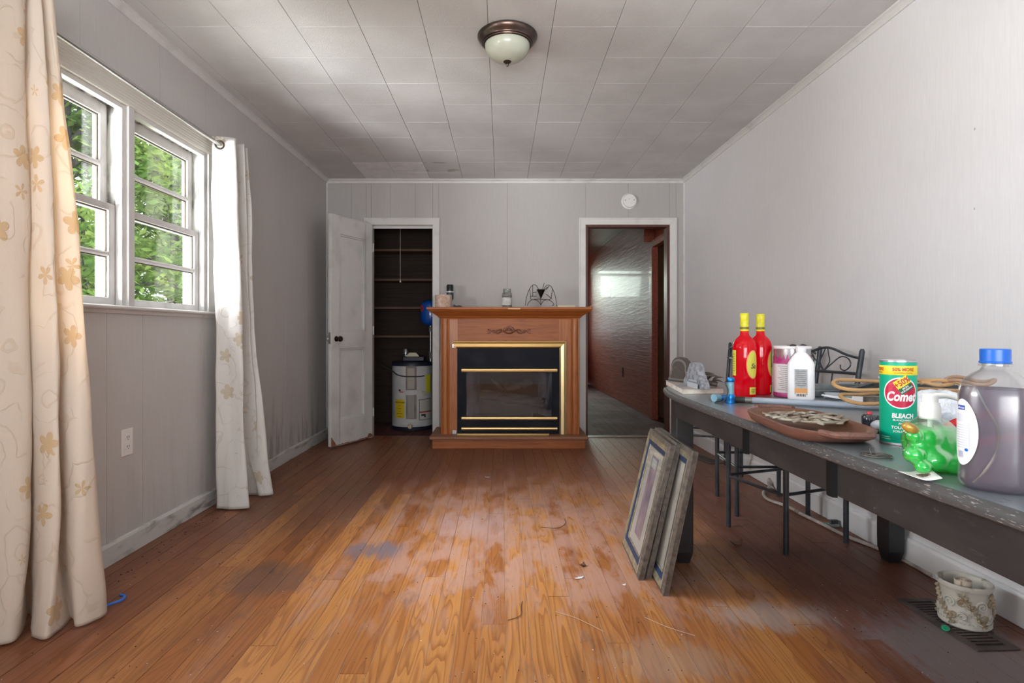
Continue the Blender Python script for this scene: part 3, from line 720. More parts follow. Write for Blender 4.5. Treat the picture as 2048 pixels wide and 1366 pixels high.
# ================================================================== outside: ground and trees
m_grass = mat('lawn', (.10, .17, .04), .9, col2=(.17, .22, .07), scale=3)
m_leaf = mat_translucent_leaf()
m_bark = mat('grey bark', (.16, .15, .14), .9, col2=(.07, .065, .06), scale=9, bump=.6, bscale=30, stretch=(1, 1, .3))
struct('ground', MB().box(-45, -1.95, -12, 40, -.75, -.70), m_grass)
def tree(x, y, h, spread, nleaf, label, seed):
    r = random.Random(seed)
    t = thing('leafy_tree', label, 'tree', (x, y, -.70), 'trees outside the windows')
    tr = MB(); top = Vector((x+r.uniform(-.3, .3), y+r.uniform(-.3, .3), h*.75))
    pts = catmull([(x, y, -.72), (x+.1, y-.05, h*.25), tuple((Vector((x, y, 0))+top)/2), tuple(top)], 5)
    tr.tube(pts, [.20*(1-.7*i/len(pts)) for i in range(len(pts))], 10)
    obj('trunk', tr, m_bark, t, smooth=True)
    tips = []
    bm_ = MB()
    for i in range(26):
        z = h*r.uniform(.18, .9); base = Vector((x, y, z*.86)); a = r.uniform(0, 2*PI); L = spread*r.uniform(.55, 1.0)*(1.15-.6*z/h)
        tip = base+Vector((math.cos(a)*L, math.sin(a)*L, r.uniform(-.2, .9)))
        mid = (base+tip)/2+Vector((r.uniform(-.2, .2), r.uniform(-.2, .2), r.uniform(0, .35)))
        p = catmull([tuple(base), tuple(mid), tuple(tip)], 4)
        bm_.tube(p, [.055*(1-.85*k/len(p)) for k in range(len(p))], 5)
        tips += [(p[k], .5 if k < len(p)*.5 else 1.) for k in range(2, len(p))]
        for j in range(3):
            q = p[r.randrange(3, len(p))]; e = q+Vector((r.uniform(-.8, .8), r.uniform(-.8, .8), r.uniform(-.4, .6)))
            bm_.tube([q, (q+e)/2+Vector((0, 0, .06)), e], [.02, .014, .006], 4); tips += [(e, 1.), ((q+e)/2, 1.)]
    b = obj('branches', bm_, m_bark, t, smooth=True); b['kind'] = 'stuff'
    lv = MB()
    for i in range(nleaf):
        p, s = tips[r.randrange(len(tips))]
        c = p+Vector((r.gauss(0, .28), r.gauss(0, .28), r.gauss(-.05, .22)))
        n_ = Vector((r.gauss(0, .6), r.gauss(0, .6), 1)).normalized(); u = n_.orthogonal().normalized(); u = Matrix.Rotation(r.uniform(0, 2*PI), 3, n_) @ u; w_ = n_.cross(u)
        L = r.uniform(.06, .12); W_ = L*.45
        lv.add([c-u*L, c+w_*W_, c+u*L, c-w_*W_], [(0, 1, 2, 3)])
    o = obj('foliage', lv, m_leaf, t, clean=False); o['kind'] = 'stuff'
tree(-7.3, 9.6, 7.6, 2.3, 15000, 'leafy tree seen through the left-hand window', 3)
tree(-8.2, 14.0, 7.4, 2.5, 16000, 'leafy tree with a thick grey trunk seen through the right-hand window', 5)
tree(-13.0, 15.6, 9.5, 3.0, 14000, 'paler leafy tree standing behind and between the nearer ones', 9)
tree(-11.5, 21.5, 8.5, 3.2, 12000, 'far leafy tree low in the right-hand window', 11)

# ================================================================== curtains and rod
m_rod = mat('satin grey metal rod', (.55, .55, .54), .3, .85)
m_ringd = mat('dark metal grommet', (.10, .09, .08), .3, .9)
t = thing('curtain_rod', 'thin grey metal curtain rod running above the windows', 'curtain rod', (-1.60, 2.3, 2.07))
obj('pole', MB().tube([(-1.607, .9, 2.085), (-1.603, 2.2, 2.077), (-1.600, 3.27, 2.064)], .0105, 12), m_rod, t, smooth=True)
obj('rod_end', MB().tube([(-1.600, 3.262, 2.064), (-1.600, 3.292, 2.064)], .0135, 12), mat('worn brass tip', (.55, .36, .16), .4, .5), t, smooth=True)
for y in (1.86, 3.30):
    obj('bracket', MB().tube([(-1.686, y, 2.085), (-1.63, y, 2.082), (-1.612, y, 2.062), (-1.60, y, 2.050)], .005, 8), m_ringd, t, smooth=True)

def curtain(name, label, rows, m, seed, hem=.10, waves=None, sub=9):
    """rows: list of (z list or z, plan polyline). Plan polylines share one number of points; a lofted cloth sheet"""
    r = random.Random(seed); cols = None; grid = []
    plans = []
    for zz, pl in rows:
        c = catmull([(p[0], p[1], 0) for p in pl], sub)
        zc = zz if isinstance(zz, (list, tuple)) else [zz]*len(pl)
        cz = catmull([(q, 0, 0) for q in zc], sub)
        plans.append([(a.x, a.y, b.x) for a, b in zip(c, cz)])
    n_ = len(plans[0]); K = 14
    for i in range(len(plans)-1):
        for k in range(K+(1 if i == len(plans)-2 else 0)):
            tt = k/K; 
            row = []
            for j in range(n_):
                a = V3(plans[max(i-1, 0)][j]); b = V3(plans[i][j]); c = V3(plans[i+1][j]); d = V3(plans[min(i+2, len(plans)-1)][j])
                p = .5*((2*b)+(c-a)*tt+(2*a-5*b+4*c-d)*tt*tt+(3*b-a-3*c+d)*tt**3)
                q = mnoise.noise(Vector((j*.16+seed, p.z*2.6, seed)))*.010+mnoise.noise(Vector((j*.5, p.z*7, seed*3)))*.0035
                row.append(Vector((p.x+q, p.y+q*.6, p.z)))
            grid.append(row)
    us = [0]
    mid = plans[len(plans)//2]
    for j in range(1, n_): us.append(us[-1]+math.hypot(mid[j][0]-mid[j-1][0], mid[j][1]-mid[j-1][1])*1.25)
    base = grid[-1][0]; org = Vector((base.x, base.y, 0))
    v = [tuple(p-org) for row in grid for p in row]; R_ = len(grid)
    f = [(i*n_+j, i*n_+j+1, (i+1)*n_+j+1, (i+1)*n_+j) for i in range(R_-1) for j in range(n_-1)]
    me = bpy.data.meshes.new(name); me.from_pydata(v, [], f); uv = me.uv_layers.new(name='UVMap')
    for p in me.polygons:
        p.use_smooth = True
        for li in p.loop_indices:
            vi = me.loops[li].vertex_index; i, j = divmod(vi, n_); uv.data[li].uv = (us[j], grid[i][j].z)
    me.materials.append(m)
    o = bpy.data.objects.new(name, me); C.objects.link(o); o.location = org
    s = o.modifiers.new('thick', 'SOLIDIFY'); s.thickness = .0012; s.offset = 0
    tag(o, label, 'curtain', 'curtain panels')
    return o, grid
m_cur = mat_curtain('cream brocade', (.80, .735, .65), (.66, .47, .22), (1.0, .70, .34), .40)
m_cur2 = mat_curtain('ivory brocade', (.70, .675, .64), (.52, .42, .27), (.80, .73, .60), .14)
top = [(-1.585, 1.15), (-1.575, 1.45), (-1.572, 1.70), (-1.562, 1.850), (-1.64, 1.835), (-1.565, 1.875), (-1.553, 1.897), (-1.63, 1.905), (-1.553, 1.922), (-1.543, 1.937), (-1.60, 1.99)]
up_ = [(-1.600, 1.15), (-1.560, 1.45), (-1.588, 1.70), (-1.553, 1.855), (-1.65, 1.87), (-1.545, 1.868), (-1.515, 1.893), (-1.61, 1.915), (-1.515, 1.93), (-1.492, 1.952), (-1.55, 2.0)]
mid = [(-1.610, 1.15), (-1.56, 1.45), (-1.600, 1.70), (-1.552, 1.856), (-1.66, 1.91), (-1.532, 1.868), (-1.480, 1.888), (-1.575, 1.930), (-1.472, 1.925), (-1.442, 1.955), (-1.52, 2.02)]
low = [(-1.615, 1.15), (-1.57, 1.45), (-1.605, 1.74), (-1.556, 1.848), (-1.668, 1.96), (-1.522, 1.858), (-1.462, 1.862), (-1.535, 1.945), (-1.434, 1.905), (-1.402, 1.963), (-1.49, 2.04)]
bot = [(-1.620, 1.15), (-1.58, 1.45), (-1.612, 1.74), (-1.560, 1.822), (-1.665, 1.99), (-1.548, 1.860), (-1.466, 1.822), (-1.49, 1.955), (-1.425, 1.897), (-1.389, 1.978), (-1.47, 2.06)]
cl_, _g = curtain('curtain', 'long cream curtain with golden flowers at the left edge, reaching the floor', [
    ([2.145]*11, top), ([1.60]*11, up_), ([1.0]*11, mid), ([.33]*11, low), ([.012]*11, bot)], m_cur, 2)
top = [(-1.645, 3.195), (-1.60, 3.205), (-1.527, 3.238), (-1.60, 3.32), (-1.575, 3.335), (-1.522, 3.335), (-1.60, 3.39), (-1.535, 3.405), (-1.56, 3.43)]
mid = [(-1.618, 3.19), (-1.56, 3.21), (-1.478, 3.222), (-1.56, 3.31), (-1.58, 3.38), (-1.515, 3.40), (-1.60, 3.41), (-1.497, 3.425), (-1.53, 3.46)]
m2 = [(-1.612, 3.18), (-1.54, 3.205), (-1.468, 3.215), (-1.56, 3.32), (-1.57, 3.40), (-1.48, 3.41), (-1.58, 3.42), (-1.450, 3.43), (-1.50, 3.48)]
bot = [(-1.602, 3.172), (-1.51, 3.160), (-1.427, 3.19), (-1.53, 3.33), (-1.56, 3.42), (-1.50, 3.44), (-1.46, 3.415), (-1.400, 3.445), (-1.45, 3.50)]
cr_, _g = curtain('curtain', 'narrow ivory curtain gathered beside the right-hand window, reaching the floor', [
    ([2.112]*9, top), ([1.5]*9, [tuple((V3((a[0], a[1], 0))*.45+V3((b[0], b[1], 0))*.55)[:2]) for a, b in zip(top, mid)]), ([1.0]*9, mid), ([.45]*9, m2), ([.012]*9, bot)], m_cur2, 4)
def ring(c, r, rr, nrm, m, parent, nm='grommet', squash=1):
    n_ = Vector(nrm).normalized(); u = n_.orthogonal().normalized(); w_ = n_.cross(u); c = V3(c)
    return obj(nm, MB().tube([c+u*r*math.cos(a)+w_*r*math.sin(a) for a in [2*PI*i/24 for i in range(24)]], rr, 8, closed=True), m, parent, smooth=True)
ring((-1.601, 3.205, 2.064), .022, .006, (.35, -1, 0), m_ringd, cr_)
ring((-1.60, 1.86, 2.08), .022, .006, (.5, -1, 0), m_ringd, cl_)

# blue plastic hook peeping from under the left curtain
t = obj('hook', MB().tube(catmull([(-1.47, 1.99, .008), (-1.43, 2.055, .010), (-1.405, 2.085, .012), (-1.412, 2.115, .014), (-1.432, 2.118, .016)], 4), .0052, 8), mat('blue plastic', (.04, .15, .55), .35), origin=(-1.43, 2.06, 0), smooth=True)
tag(t, 'small blue plastic hook on the floor beside the left curtain', 'hook')

# outlet on left wall
m_plate = mat('white plastic plate', (.82, .81, .79), .3)
t = thing('wall_outlet', 'white duplex outlet plate on the wall under the window', 'outlet', SL(XL, 2.547, .506))
obj('cover_plate', MB().box(XL, XL+.005, 2.51, 2.584, .446, .566).map(SL), m_plate, t, bevel=.002)
for z in (.527, .485):
    sk = obj('socket', MB().prism([(2.547+.017*math.cos(a)*1.0, z+.0145*max(-.85, min(.85, math.sin(a)))) for a in [2*PI*i/16 for i in range(16)]], 'X', XL+.005, XL+.0075).map(SL), m_plate, t)
    obj('slot', MB().box(XL+.0076, XL+.008, 2.540, 2.5425, z-.002, z+.007).box(XL+.0076, XL+.008, 2.5515, 2.554, z-.002, z+.007).box(XL+.0076, XL+.008, 2.545, 2.549, z-.010, z-.006).map(SL), m_gap, sk)

# ================================================================== ceiling lamp and smoke detector
m_brz = mat('oil rubbed bronze', (.075, .055, .048), .28, .85, col2=(.13, .09, .075), scale=9)
lx, ly = .026, 2.76
t = thing('ceiling_lamp', 'flush ceiling lamp with a dark bronze rim and frosted ribbed glass bowl', 'lamp', (lx, ly, HC))
obj('canopy', MB().lathe([(.0001, .0), (.138, -.001), (.146, -.008), (.146, -.014), (.141, -.022), (.136, -.030), (.126, -.038), (.1245, -.042), (.119, -.045), (.1175, -.049), (.112, -.052), (.110, -.048), (.0001, -.048)], (lx, ly, HC), 64), m_brz, t, smooth=True)
m_frost = mat('frosted ribbed glass', (.50, .53, .44), .3, col2=(.43, .46, .37), scale=8, spec=.5, coat=.2)
prof = [(.1095, -.046), (.108, -.062), (.102, -.080), (.090, -.098), (.072, -.113), (.050, -.123), (.026, -.129), (.0001, -.131)]
obj('glass_bowl', MB().lathe(prof, (lx, ly, HC), 144, fn=lambda a, z: 1+.006*math.cos(72*a)), m_frost, t, smooth=True)
obj('finial', MB().lathe([(.0001, -.125), (.018, -.127), (.020, -.131), (.014, -.137), (.006, -.140), (.008, -.145), (.006, -.150), (.003, -.155), (.0001, -.156)], (lx, ly, HC), 20), m_brz, t, smooth=True)

dx, dz_ = 1.206, 2.245
t = thing('smoke_detector', 'round white smoke detector on the wall above the hall opening', 'detector', (dx, D, dz_))
def latheY(prof, c, n=32, m=None):
    q = MB().lathe(prof, (0, 0, 0), n); q.v = [(c[0]+x, c[1]-z, c[2]+y) for x, y, z in q.v]; return q
obj('base_ring', latheY([(.074, 0), (.074, .012), (.068, .016), (.0001, .016)], (dx, D, dz_), 40), m_plate, t, smooth=True)
obj('cap', latheY([(.064, .0155), (.066, .030), (.060, .040), (.0001, .043)], (dx, D, dz_), 40), m_plate, t, smooth=True)
m_gp = mat('grey plastic', (.3, .3, .3), .5)
for bb in ((dx-.047, dx-.038, D-.0425, D-.038, dz_-.002, dz_+.008), (dx+.036, dx+.044, D-.0425, D-.038, dz_, dz_+.010), (dx-.008, dx-.004, D-.0435, D-.041, dz_+.012, dz_+.02)): obj('vent_mark', MB().box(*bb), m_gp, t)

# ================================================================== water heater and blue tank
hxc, hyc, hr = -.945, 5.965, .213
m_enamel = mat('white enamel', (.62, .62, .62), .28, col2=(.52, .52, .52), scale=5, coat=.2)
m_navy = mat('dark navy plastic', (.015, .018, .035), .4)
m_tape = mat('brown access cover', (.28, .24, .21), .6, col2=(.20, .17, .15), scale=8)
m_yel = mat('yellow label', (.72, .52, .02), .5); m_blk = mat('black print', (.03, .03, .03), .6); m_redp = mat('red print', (.45, .05, .04), .5)
m_paper = mat('off white label', (.62, .60, .55), .6); m_green = mat('green tag edge', (.1, .35, .08), .5)
t = thing('water_heater', 'white cylindrical water heater standing on the closet floor', 'water heater', (hxc, hyc, 0))
obj('tank', MB().lathe([(.0001, .03), (hr, .03), (hr, .665), (hr-.006, .672), (.0001, .672)], (hxc, hyc, 0), 64), m_enamel, t, smooth=True)
obj('bottom_ring', MB().lathe([(hr-.01, .0), (hr+.003, .002), (hr+.004, .034), (hr, .036), (.0001, .036)], (hxc, hyc, 0), 64), m_navy, t, smooth=True)
obj('top_cap', MB().lathe([(hr+.004, .655), (hr+.004, .682), (hr-.006, .695), (hr-.04, .702), (.0001, .706)], (hxc, hyc, 0), 64), m_navy, t, smooth=True)
A0 = math.atan2(-hyc, -hxc)
def hm(phi, z, **k): return lambda v: cyl_map(v, (hxc, hyc), k.pop('r', hr+.0015), A0, phi, z, **k)
def hbox(name, phi, z, wd, h, th, m):
    v, f = rect2(wd, h, 6, 1); n_ = len(v)
    a = cyl_map(v, (hxc, hyc), hr-.001, A0, phi, z); b = cyl_map(v, (hxc, hyc), hr+th, A0, phi, z)
    # outline loop for the sides
    nx = 6; loop = list(range(nx+1))+list(range(2*nx+1, nx, -1))
    return obj(name, MB().add(a+b, f+[tuple(i+n_ for i in q) for q in f]+[(loop[i], loop[(i+1) % len(loop)], loop[(i+1) % len(loop)]+n_, loop[i]+n_) for i in range(len(loop))]), m, t)
def z_of(py): return 1-(py-665)/1130*5.76
ph = lambda px: math.asin(max(-.99, min(.99, (px-824.5)/41.5)))
p1 = hbox('access_cover', ph(822), z_of(756), .112, .245, .004, m_tape); hb = hbox('cover_lid', ph(821.5), z_of(757), .072, .21, .014, mat('beige cover', (.40, .36, .31), .55))
p2 = hbox('access_cover', ph(822), z_of(814), .108, .245, .004, m_tape); hbox('cover_lid', ph(821.5), z_of(813), .066, .235, .012, mat('beige cover 2', (.33, .30, .28), .6))
e1 = hbox('energy_label', ph(799), z_of(818), .112, .19, .0008, m_yel)
decal('lettering', text_geo('ENERGYGUIDE', .019, .0005), hm(ph(799), z_of(805.5), r=hr+.0016), m_blk, e1)
for i, zz in enumerate((812, 818, 823, 828, 833)): decal('print_line', rect2((.02, .05, .03, .07, .05)[i], .0035), hm(ph(799), z_of(zz), r=hr+.0015), m_blk, e1)
e2 = hbox('rating_label', ph(851.5), z_of(820), .165, .215, .0008, m_blk)
decal('label_face', rect2(.155, .205), hm(ph(851.5), z_of(820), r=hr+.0016), m_paper, e2)
for i in range(9): decal('print_line', rect2(.14, .003), hm(ph(851.5), z_of(802+i*2.5), r=hr+.0022), m_tape, e2)
decal('red_band', rect2(.155, .014), hm(ph(851.5), z_of(825), r=hr+.0024), m_redp, e2)
decal('pictogram', rect2(.05, .02), hm(ph(846), z_of(831), r=hr+.0026), m_blk, e2)
decal('pictogram', rect2(.02, .022), hm(ph(849), z_of(834), r=hr+.0026), m_blk, e2)
e3 = hbox('brand_label', ph(851), z_of(788), .15, .06, .0008, m_paper)
for i in range(3): decal('print_line', rect2(.10-.02*i, .004), hm(ph(850), z_of(784+i*3.5), r=hr+.0018), m_tape, e3)
e4 = hbox('warning_label', ph(802), z_of(788), .075, .04, .0008, m_paper)
decal('red_band', rect2(.05, .010), hm(ph(803), z_of(784.2), r=hr+.0018), m_redp, e4); decal('pictogram', rect2(.026, .018), hm(ph(799.5), z_of(781), r=hr+.0020), m_blk, e4)
decal('badge', disc2(.022, .009, 2, 20), hm(ph(799), z_of(728.5)), m_navy, t)
def hp(px, z, e=.02): a = A0+ph(px); return (hxc+(hr+e)*math.cos(a), hyc+(hr+e)*math.sin(a), z)
obj('power_cord', MB().tube(catmull([(-1.33, 5.95, .71), (-1.24, 5.85, .66), hp(786, z_of(743), .012), hp(797, z_of(750), .012), hp(812, z_of(752.5), .024), hp(836, z_of(753), .014), hp(846, z_of(752), .02)], 5), .006, 8), m_blk, t, smooth=True)
tg = obj('hang_tag', MB().add(cyl_map(rect2(.062, .185, 4, 1)[0], (hxc, hyc), hr+.022, A0, ph(853), z_of(768)), rect2(.062, .185, 4, 1)[1]), mat('lime yellow tag', (.62, .62, .03), .5), t)
tg.modifiers.new('s', 'SOLIDIFY').thickness = .002
dv = MB().lathe([(.026, 0), (.026, .012), (.016, .016), (.014, .04), (.018, .042), (.018, .05), (.0001, .05)], (0, 0, 0), 18)
a = A0+ph(820); R = Vector((math.cos(a), math.sin(a), 0)).to_track_quat('Z', 'Y').to_matrix(); c = Vector((hxc+hr*math.cos(a), hyc+hr*math.sin(a), z_of(852)))
dv.v = [tuple(R @ Vector(p)+c) for p in dv.v]; obj('drain_valve', dv, mat('brass valve', (.45, .36, .24), .4, .5), t, smooth=True)
# pipes on top
m_galv = mat('galvanised pipe', (.42, .42, .44), .35, .85)
px_ = (-.74, 5.86)
obj('junction_box', MB().box(-1.02, -.80, 5.80, 5.98, .704, .752), m_navy, t, bevel=.008)
obj('paper_tag', MB().prism([(-.99, .753), (-.85, .753), (-.885, .793), (-.955, .793)], 'Y', 5.81, 5.815), mat('cream card', (.65, .6, .42), .6), t)
obj('relief_valve', MB().lathe([(.0001, 0), (.02, 0), (.02, .03), (.028, .035), (.028, .075), (.018, .09), (.0001, .092)], (-1.01, 5.93, .74), 18), m_galv, t, smooth=True)
# blue expansion tank on its riser
t = thing('expansion_tank', 'small glossy blue pressure tank on a steel riser above the water heater', 'tank', (px_[0], px_[1], .70))
zc = 1.2; r_ = .105
obj('vessel', MB().lathe([(.0001, 1.068), (.03, 1.070), (.07, 1.085), (.098, 1.115), (r_, 1.15), (r_, 1.265), (.098, 1.295), (.07, 1.325), (.03, 1.338), (.0001, 1.34)], (px_[0], px_[1], 0), 48), mat('blue enamel', (.008, .085, .42), .22, coat=.5), t, smooth=True)
obj('riser_pipe', MB().cyl(px_[0], px_[1], .70, 1.07, .012, 16), m_galv, t, smooth=True)
obj('coupling', MB().cyl(px_[0], px_[1], 1.01, 1.06, .019, 8), m_galv, t); obj('coupling', MB().cyl(px_[0], px_[1], .73, .80, .021, 8), m_galv, t)
Ab = math.atan2(-px_[1], -px_[0])
decal('round_label', disc2(.028, .036, 2, 24), lambda v: cyl_map(v, px_, r_+.0012, Ab, -1.02, 1.245), m_redp, t)
decal('print_line', rect2(.005, .10), lambda v: cyl_map(v, px_, r_+.0014, Ab, .12, 1.21), mat('white print', (.8, .8, .8), .5), t)
decal('print_line', rect2(.012, .02), lambda v: cyl_map(v, px_, r_+.0016, Ab, -1.02, 1.247), m_navy, t)

# ================================================================== fireplace
m_oak = wood('honey oak', (.45, .145, .030), (.28, .075, .013), 'Z', .45, coat=.05, contrast=.8)
m_oakx = wood('honey oak, level grain', (.40, .120, .024), (.23, .058, .010), 'X', .5, coat=.0, contrast=.9)
m_oakd = wood('dusty oak hearth', (.34, .16, .085), (.22, .09, .045), 'X', .55)
m_carv = mat('dark carved wood', (.14, .042, .02), .35, col2=(.22, .075, .03), scale=40)
m_brass = mat('polished brass', (.62, .42, .16), .28, .9); m_brassd = mat('brushed brass', (.62, .40, .17), .34, .8)
m_ins = mat('black painted steel', (.007, .009, .016), .6, col2=(.018, .020, .026), scale=5, spec=.2, lo=.45, hi=.75)
m_fglass = mat_pane('smoked fireplace glass', (.72, .74, .78), .05)
m_refr = mat('grey firebrick panel', (.48, .49, .52), .8, col2=(.26, .26, .28), scale=5)
m_log = mat('charred ceramic log', (.10, .095, .095), .85, col2=(.022, .02, .02), scale=14, bump=1, bscale=45, stretch=(.35, 1.6, 1.6), bdist=.006, lo=.4, hi=.62)
t = thing('fireplace', 'oak mantel fireplace with a black gas insert and brass trim against the far wall', 'fireplace', (.06, 5.12, 0))
bx0, bx1, byf = -.535, .672, 4.955
obj('hearth_base', MB().box(-.601, .715, 4.855, 5.352, 0, .082), m_oak if False else m_oakx, t, bevel=.003)
obj('hearth_slab', MB().box(-.622, .738, 4.832, 5.352, .082, .108), m_oakd, t, bevel=.006)
# body as an open surround: side boards, stiles, frieze
obj('side_panel', MB().box(bx0, bx0+.018, byf+.02, 5.352, .108, 1.122), m_oak, t); obj('side_panel', MB().box(bx1-.018, bx1, byf+.02, 5.352, .108, 1.122), m_oak, t)
fo = (-.432, .560)   # opening edges behind the brass
obj('stile', MB().box(bx0, -.388, byf, byf+.022, .108, 1.122), m_oak, t, bevel=.001)
obj('stile', MB().box(.498, bx1, byf, byf+.022, .108, 1.122), m_oak, t, bevel=.001)
obj('frieze', MB().box(-.388, .498, byf+.001, byf+.022, .868, 1.122), m_oakx, t, bevel=.001)
def pilaster(xc, wd):
    p = []; n_ = 14
    for i in range(n_+1):
        a = PI*i/n_; p.append((xc-wd/2*math.cos(a), byf-.018*math.sin(a)**.6))
    q = MB().prism(p+[(xc+wd/2, byf+.001), (xc-wd/2, byf+.001)], 'Z', .109, 1.121)
    o = obj('pilaster', q, m_oak, t, smooth=True)
    obj('flute', MB().prism([(xc+wd/2, byf-.006), (xc+wd/2+.010, byf-.010), (xc+wd/2+.014, byf+.001), (xc+wd/2, byf+.001)], 'Z', .109, 1.121), m_oak, o)
    obj('flute', MB().prism([(xc-wd/2, byf-.006), (xc-wd/2-.008, byf-.009), (xc-wd/2-.012, byf+.001), (xc-wd/2, byf+.001)], 'Z', .109, 1.121), m_oak, o)
pilaster(-.500, .050); pilaster(.640, .050)
# mantel: crown moulding swept on three sides + shelf board
pf = [(0, 1.118), (-.006, 1.118), (-.010, 1.128), (-.022, 1.132), (-.026, 1.140), (-.034, 1.146), (-.052, 1.158), (-.078, 1.176), (-.098, 1.190), (-.102, 1.198), (0, 1.198)]
def sweep3(pf, x0, x1, y0, yb):
    v = []; n_ = len(pf)
    for (cx, cy, sx, sy) in ((x0, yb, -1, 0), (x0, y0, -1, -1), (x1, y0, 1, -1), (x1, yb, 1, 0)):
        for o_, z in pf: v.append((cx+sx*(-o_), cy-sy*o_*1 if False else cy+(sy)*(-o_), z))
    f = []
    for k in range(3):
        for i in range(n_): j = (i+1) % n_; f.append((k*n_+i, k*n_+j, (k+1)*n_+j, (k+1)*n_+i))
    f += [tuple(range(n_)), tuple(3*n_+i for i in range(n_-1, -1, -1))]
    return MB().add(v, f)
obj('crown_moulding', sweep3(pf, bx0, bx1, byf, 5.352), m_oakx, t)
obj('mantel_shelf', MB().box(-.648, .775, 4.832, 5.352, 1.198, 1.2185), m_oakx, t, bevel=.004)
# carved rosette and scrolls
q = MB(); xc, zc, yc = .062, 1.018, byf-.006
Fy = byf+.0
for k in range(9):
    a = PI*k/8; q.ball((xc+.038*math.cos(a), Fy-.004, zc+.002+.024*math.sin(a)), .011, .007, .012, 8)
q.ball((xc, Fy-.004, zc-.012), .040, .010, .020, 12); q.ball((xc, Fy-.008, zc+.010), .016, .008, .012, 10)
for s_ in (-1, 1):
    q.tube([(xc+s_*(.035+.155*i/14), Fy-.003, zc-.016+.012*math.sin(i*.8)) for i in range(15)], [.008-.0004*i for i in range(15)], 6)
    for i in range(9):
        u_ = xc+s_*(.05+.0165*i); a_ = i*.8*1.3
        q.ball((u_, Fy-.004, zc-.010+.014*math.sin(a_)+.004), .010-.0005*i, .006, .007, 8)
        q.tube([(u_+.009*math.cos(b_)*s_, Fy-.005, zc-.004+.010*math.sin(b_)*(1 if i % 2 else -1)) for b_ in [j*.7 for j in range(7)]], .0022, 5)
obj('carved_ornament', q, m_carv, t, smooth=True)
# insert: black face plate with an opening, firebox behind
def W5(px, Y=4.948): return (px-1004)/1130*Y
def Z5(py, Y=4.948): return 1-(py-665)/1130*Y
ix0, ix1, iz0, iz1 = W5(914.3), W5(1119.5), .112, Z5(694.5)
gx0, gx1, gz0, gz1 = W5(931.5), W5(1105), Z5(834), Z5(744)
yi = byf-.004
obj('insert_face', MB().box(ix0, gx0, yi, yi+.03, iz0, iz1).box(gx1, ix1, yi, yi+.03, iz0, iz1).box(gx0, gx1, yi, yi+.03, gz1, iz1).box(gx0, gx1, yi, yi+.03, iz0, gz0), m_ins, t, clean=False)
obj('glass_frame', MB().box(gx0-.006, gx0+.004, yi-.004, yi, gz0-.03, gz1+.03), m_ins, t); obj('glass_frame', MB().box(gx1-.004, gx1+.006, yi-.004, yi, gz0-.03, gz1+.03), m_ins, t)
obj('glass_panel', MB().box(gx0, gx1, yi+.012, yi+.016, gz0, gz1), m_fglass, t)
fb = MB()
obj('firebox', MB().box(gx0-.02, gx1+.02, 5.30, 5.31, gz0-.03, gz1+.06).box(gx0-.03, gx1+.03, yi+.031, 5.30, gz0-.035, gz0-.02).box(gx0-.03, gx1+.03, yi+.031, 5.30, gz1+.045, gz1+.06), m_ins, t, clean=False)
for s_ in (0, 1):
    xa, xb = (gx0-.004, gx0+.105) if s_ == 0 else (gx1+.004, gx1-.105)
    obj('refractory_panel', MB().add([(xa, yi+.035, gz0-.02), (xb, 5.29, gz0-.02), (xb, 5.29, gz1+.045), (xa, yi+.035, gz1+.045)], [(0, 1, 2, 3)]), m_refr, t)
def log(p0, p1, r0, r1, seed):
    p0, p1 = V3(p0), V3(p1); n_ = 16; pts = [p0.lerp(p1, i/n_)+Vector((0, mnoise.noise(Vector((i*.5, seed, 0)))*.012, mnoise.noise(Vector((i*.5, 0, seed)))*.018)) for i in range(n_+1)]
    rs = [(r0+(r1-r0)*i/n_)*(1+.12*mnoise.noise(Vector((i*.7, seed, 3)))) for i in range(n_+1)]
    rs[0] *= .86; rs[-1] *= .86
    q = MB().tube(pts, rs, 20)
    q.v = [tuple(V3(p)+Vector(mnoise.noise_vector(Vector(p)*Vector((18, 60, 60)) if False else Vector((p[0]*14, p[1]*55, p[2]*55))))*.006) for p in q.v]
    return obj('log', q, m_log, t, smooth='all')
log((W5(961), 5.06, Z5(792)), (W5(1090), 5.05, Z5(809)), .050, .046, 1)
log((W5(1010), 5.14, Z5(780)), (W5(1066), 5.16, Z5(768)), .040, .034, 5)
log((W5(985), 5.15, Z5(762)), (W5(1010), 5.10, Z5(792)), .020, .018, 8)
obj('grate', MB().tube([(W5(960), 5.0, gz0-.005), (W5(1085), 5.0, gz0-.005)], .006, 6).tube([(W5(1066), 5.0, gz0-.01), (W5(1066), 5.0, gz0+.045)], .004, 6), m_rust, t)
br = MB()
for py, h in ((740.6, .033), (836.6, .030), (857.2, .028)):
    z = Z5(py); obj('brass_bar', MB().prism([(yi-.001, z-h/2), (yi-.018, z-h/2+.004), (yi-.020, z), (yi-.018, z+h/2-.004), (yi-.001, z+h/2)], 'X', W5(923), W5(1114.5)), m_brassd, t, bevel=.001)
fx0, fx1 = W5(904.5), W5(1133.5); fz1 = Z5(681.8)
wv = .063
def bprof(o_): return o_
tp = [(byf-.001, 0), (byf-.018, .004), (byf-.020, .012), (byf-.016, .018), (byf-.020, .026), (byf-.018, .050), (byf-.010, wv), (byf-.001, wv)]
v = []; 
for (xx, sgn) in ((fx0+.012, 0), (fx1, -1)):
    for y_, o_ in tp: v.append((xx+sgn*o_*1.0, y_, fz1-o_))
n_ = len(tp)
topf = obj('brass_frame_top', MB().add(v, [(i, (i+1) % n_, n_+(i+1) % n_, n_+i) for i in range(n_)]+[tuple(range(n_)), tuple(range(2*n_-1, n_-1, -1))]), m_brass, t)
v = []
for (zz, sgn) in ((fz1, -1), (.110, 0)):
    for y_, o_ in tp: v.append((fx1-o_, y_, zz+sgn*o_*1.0))
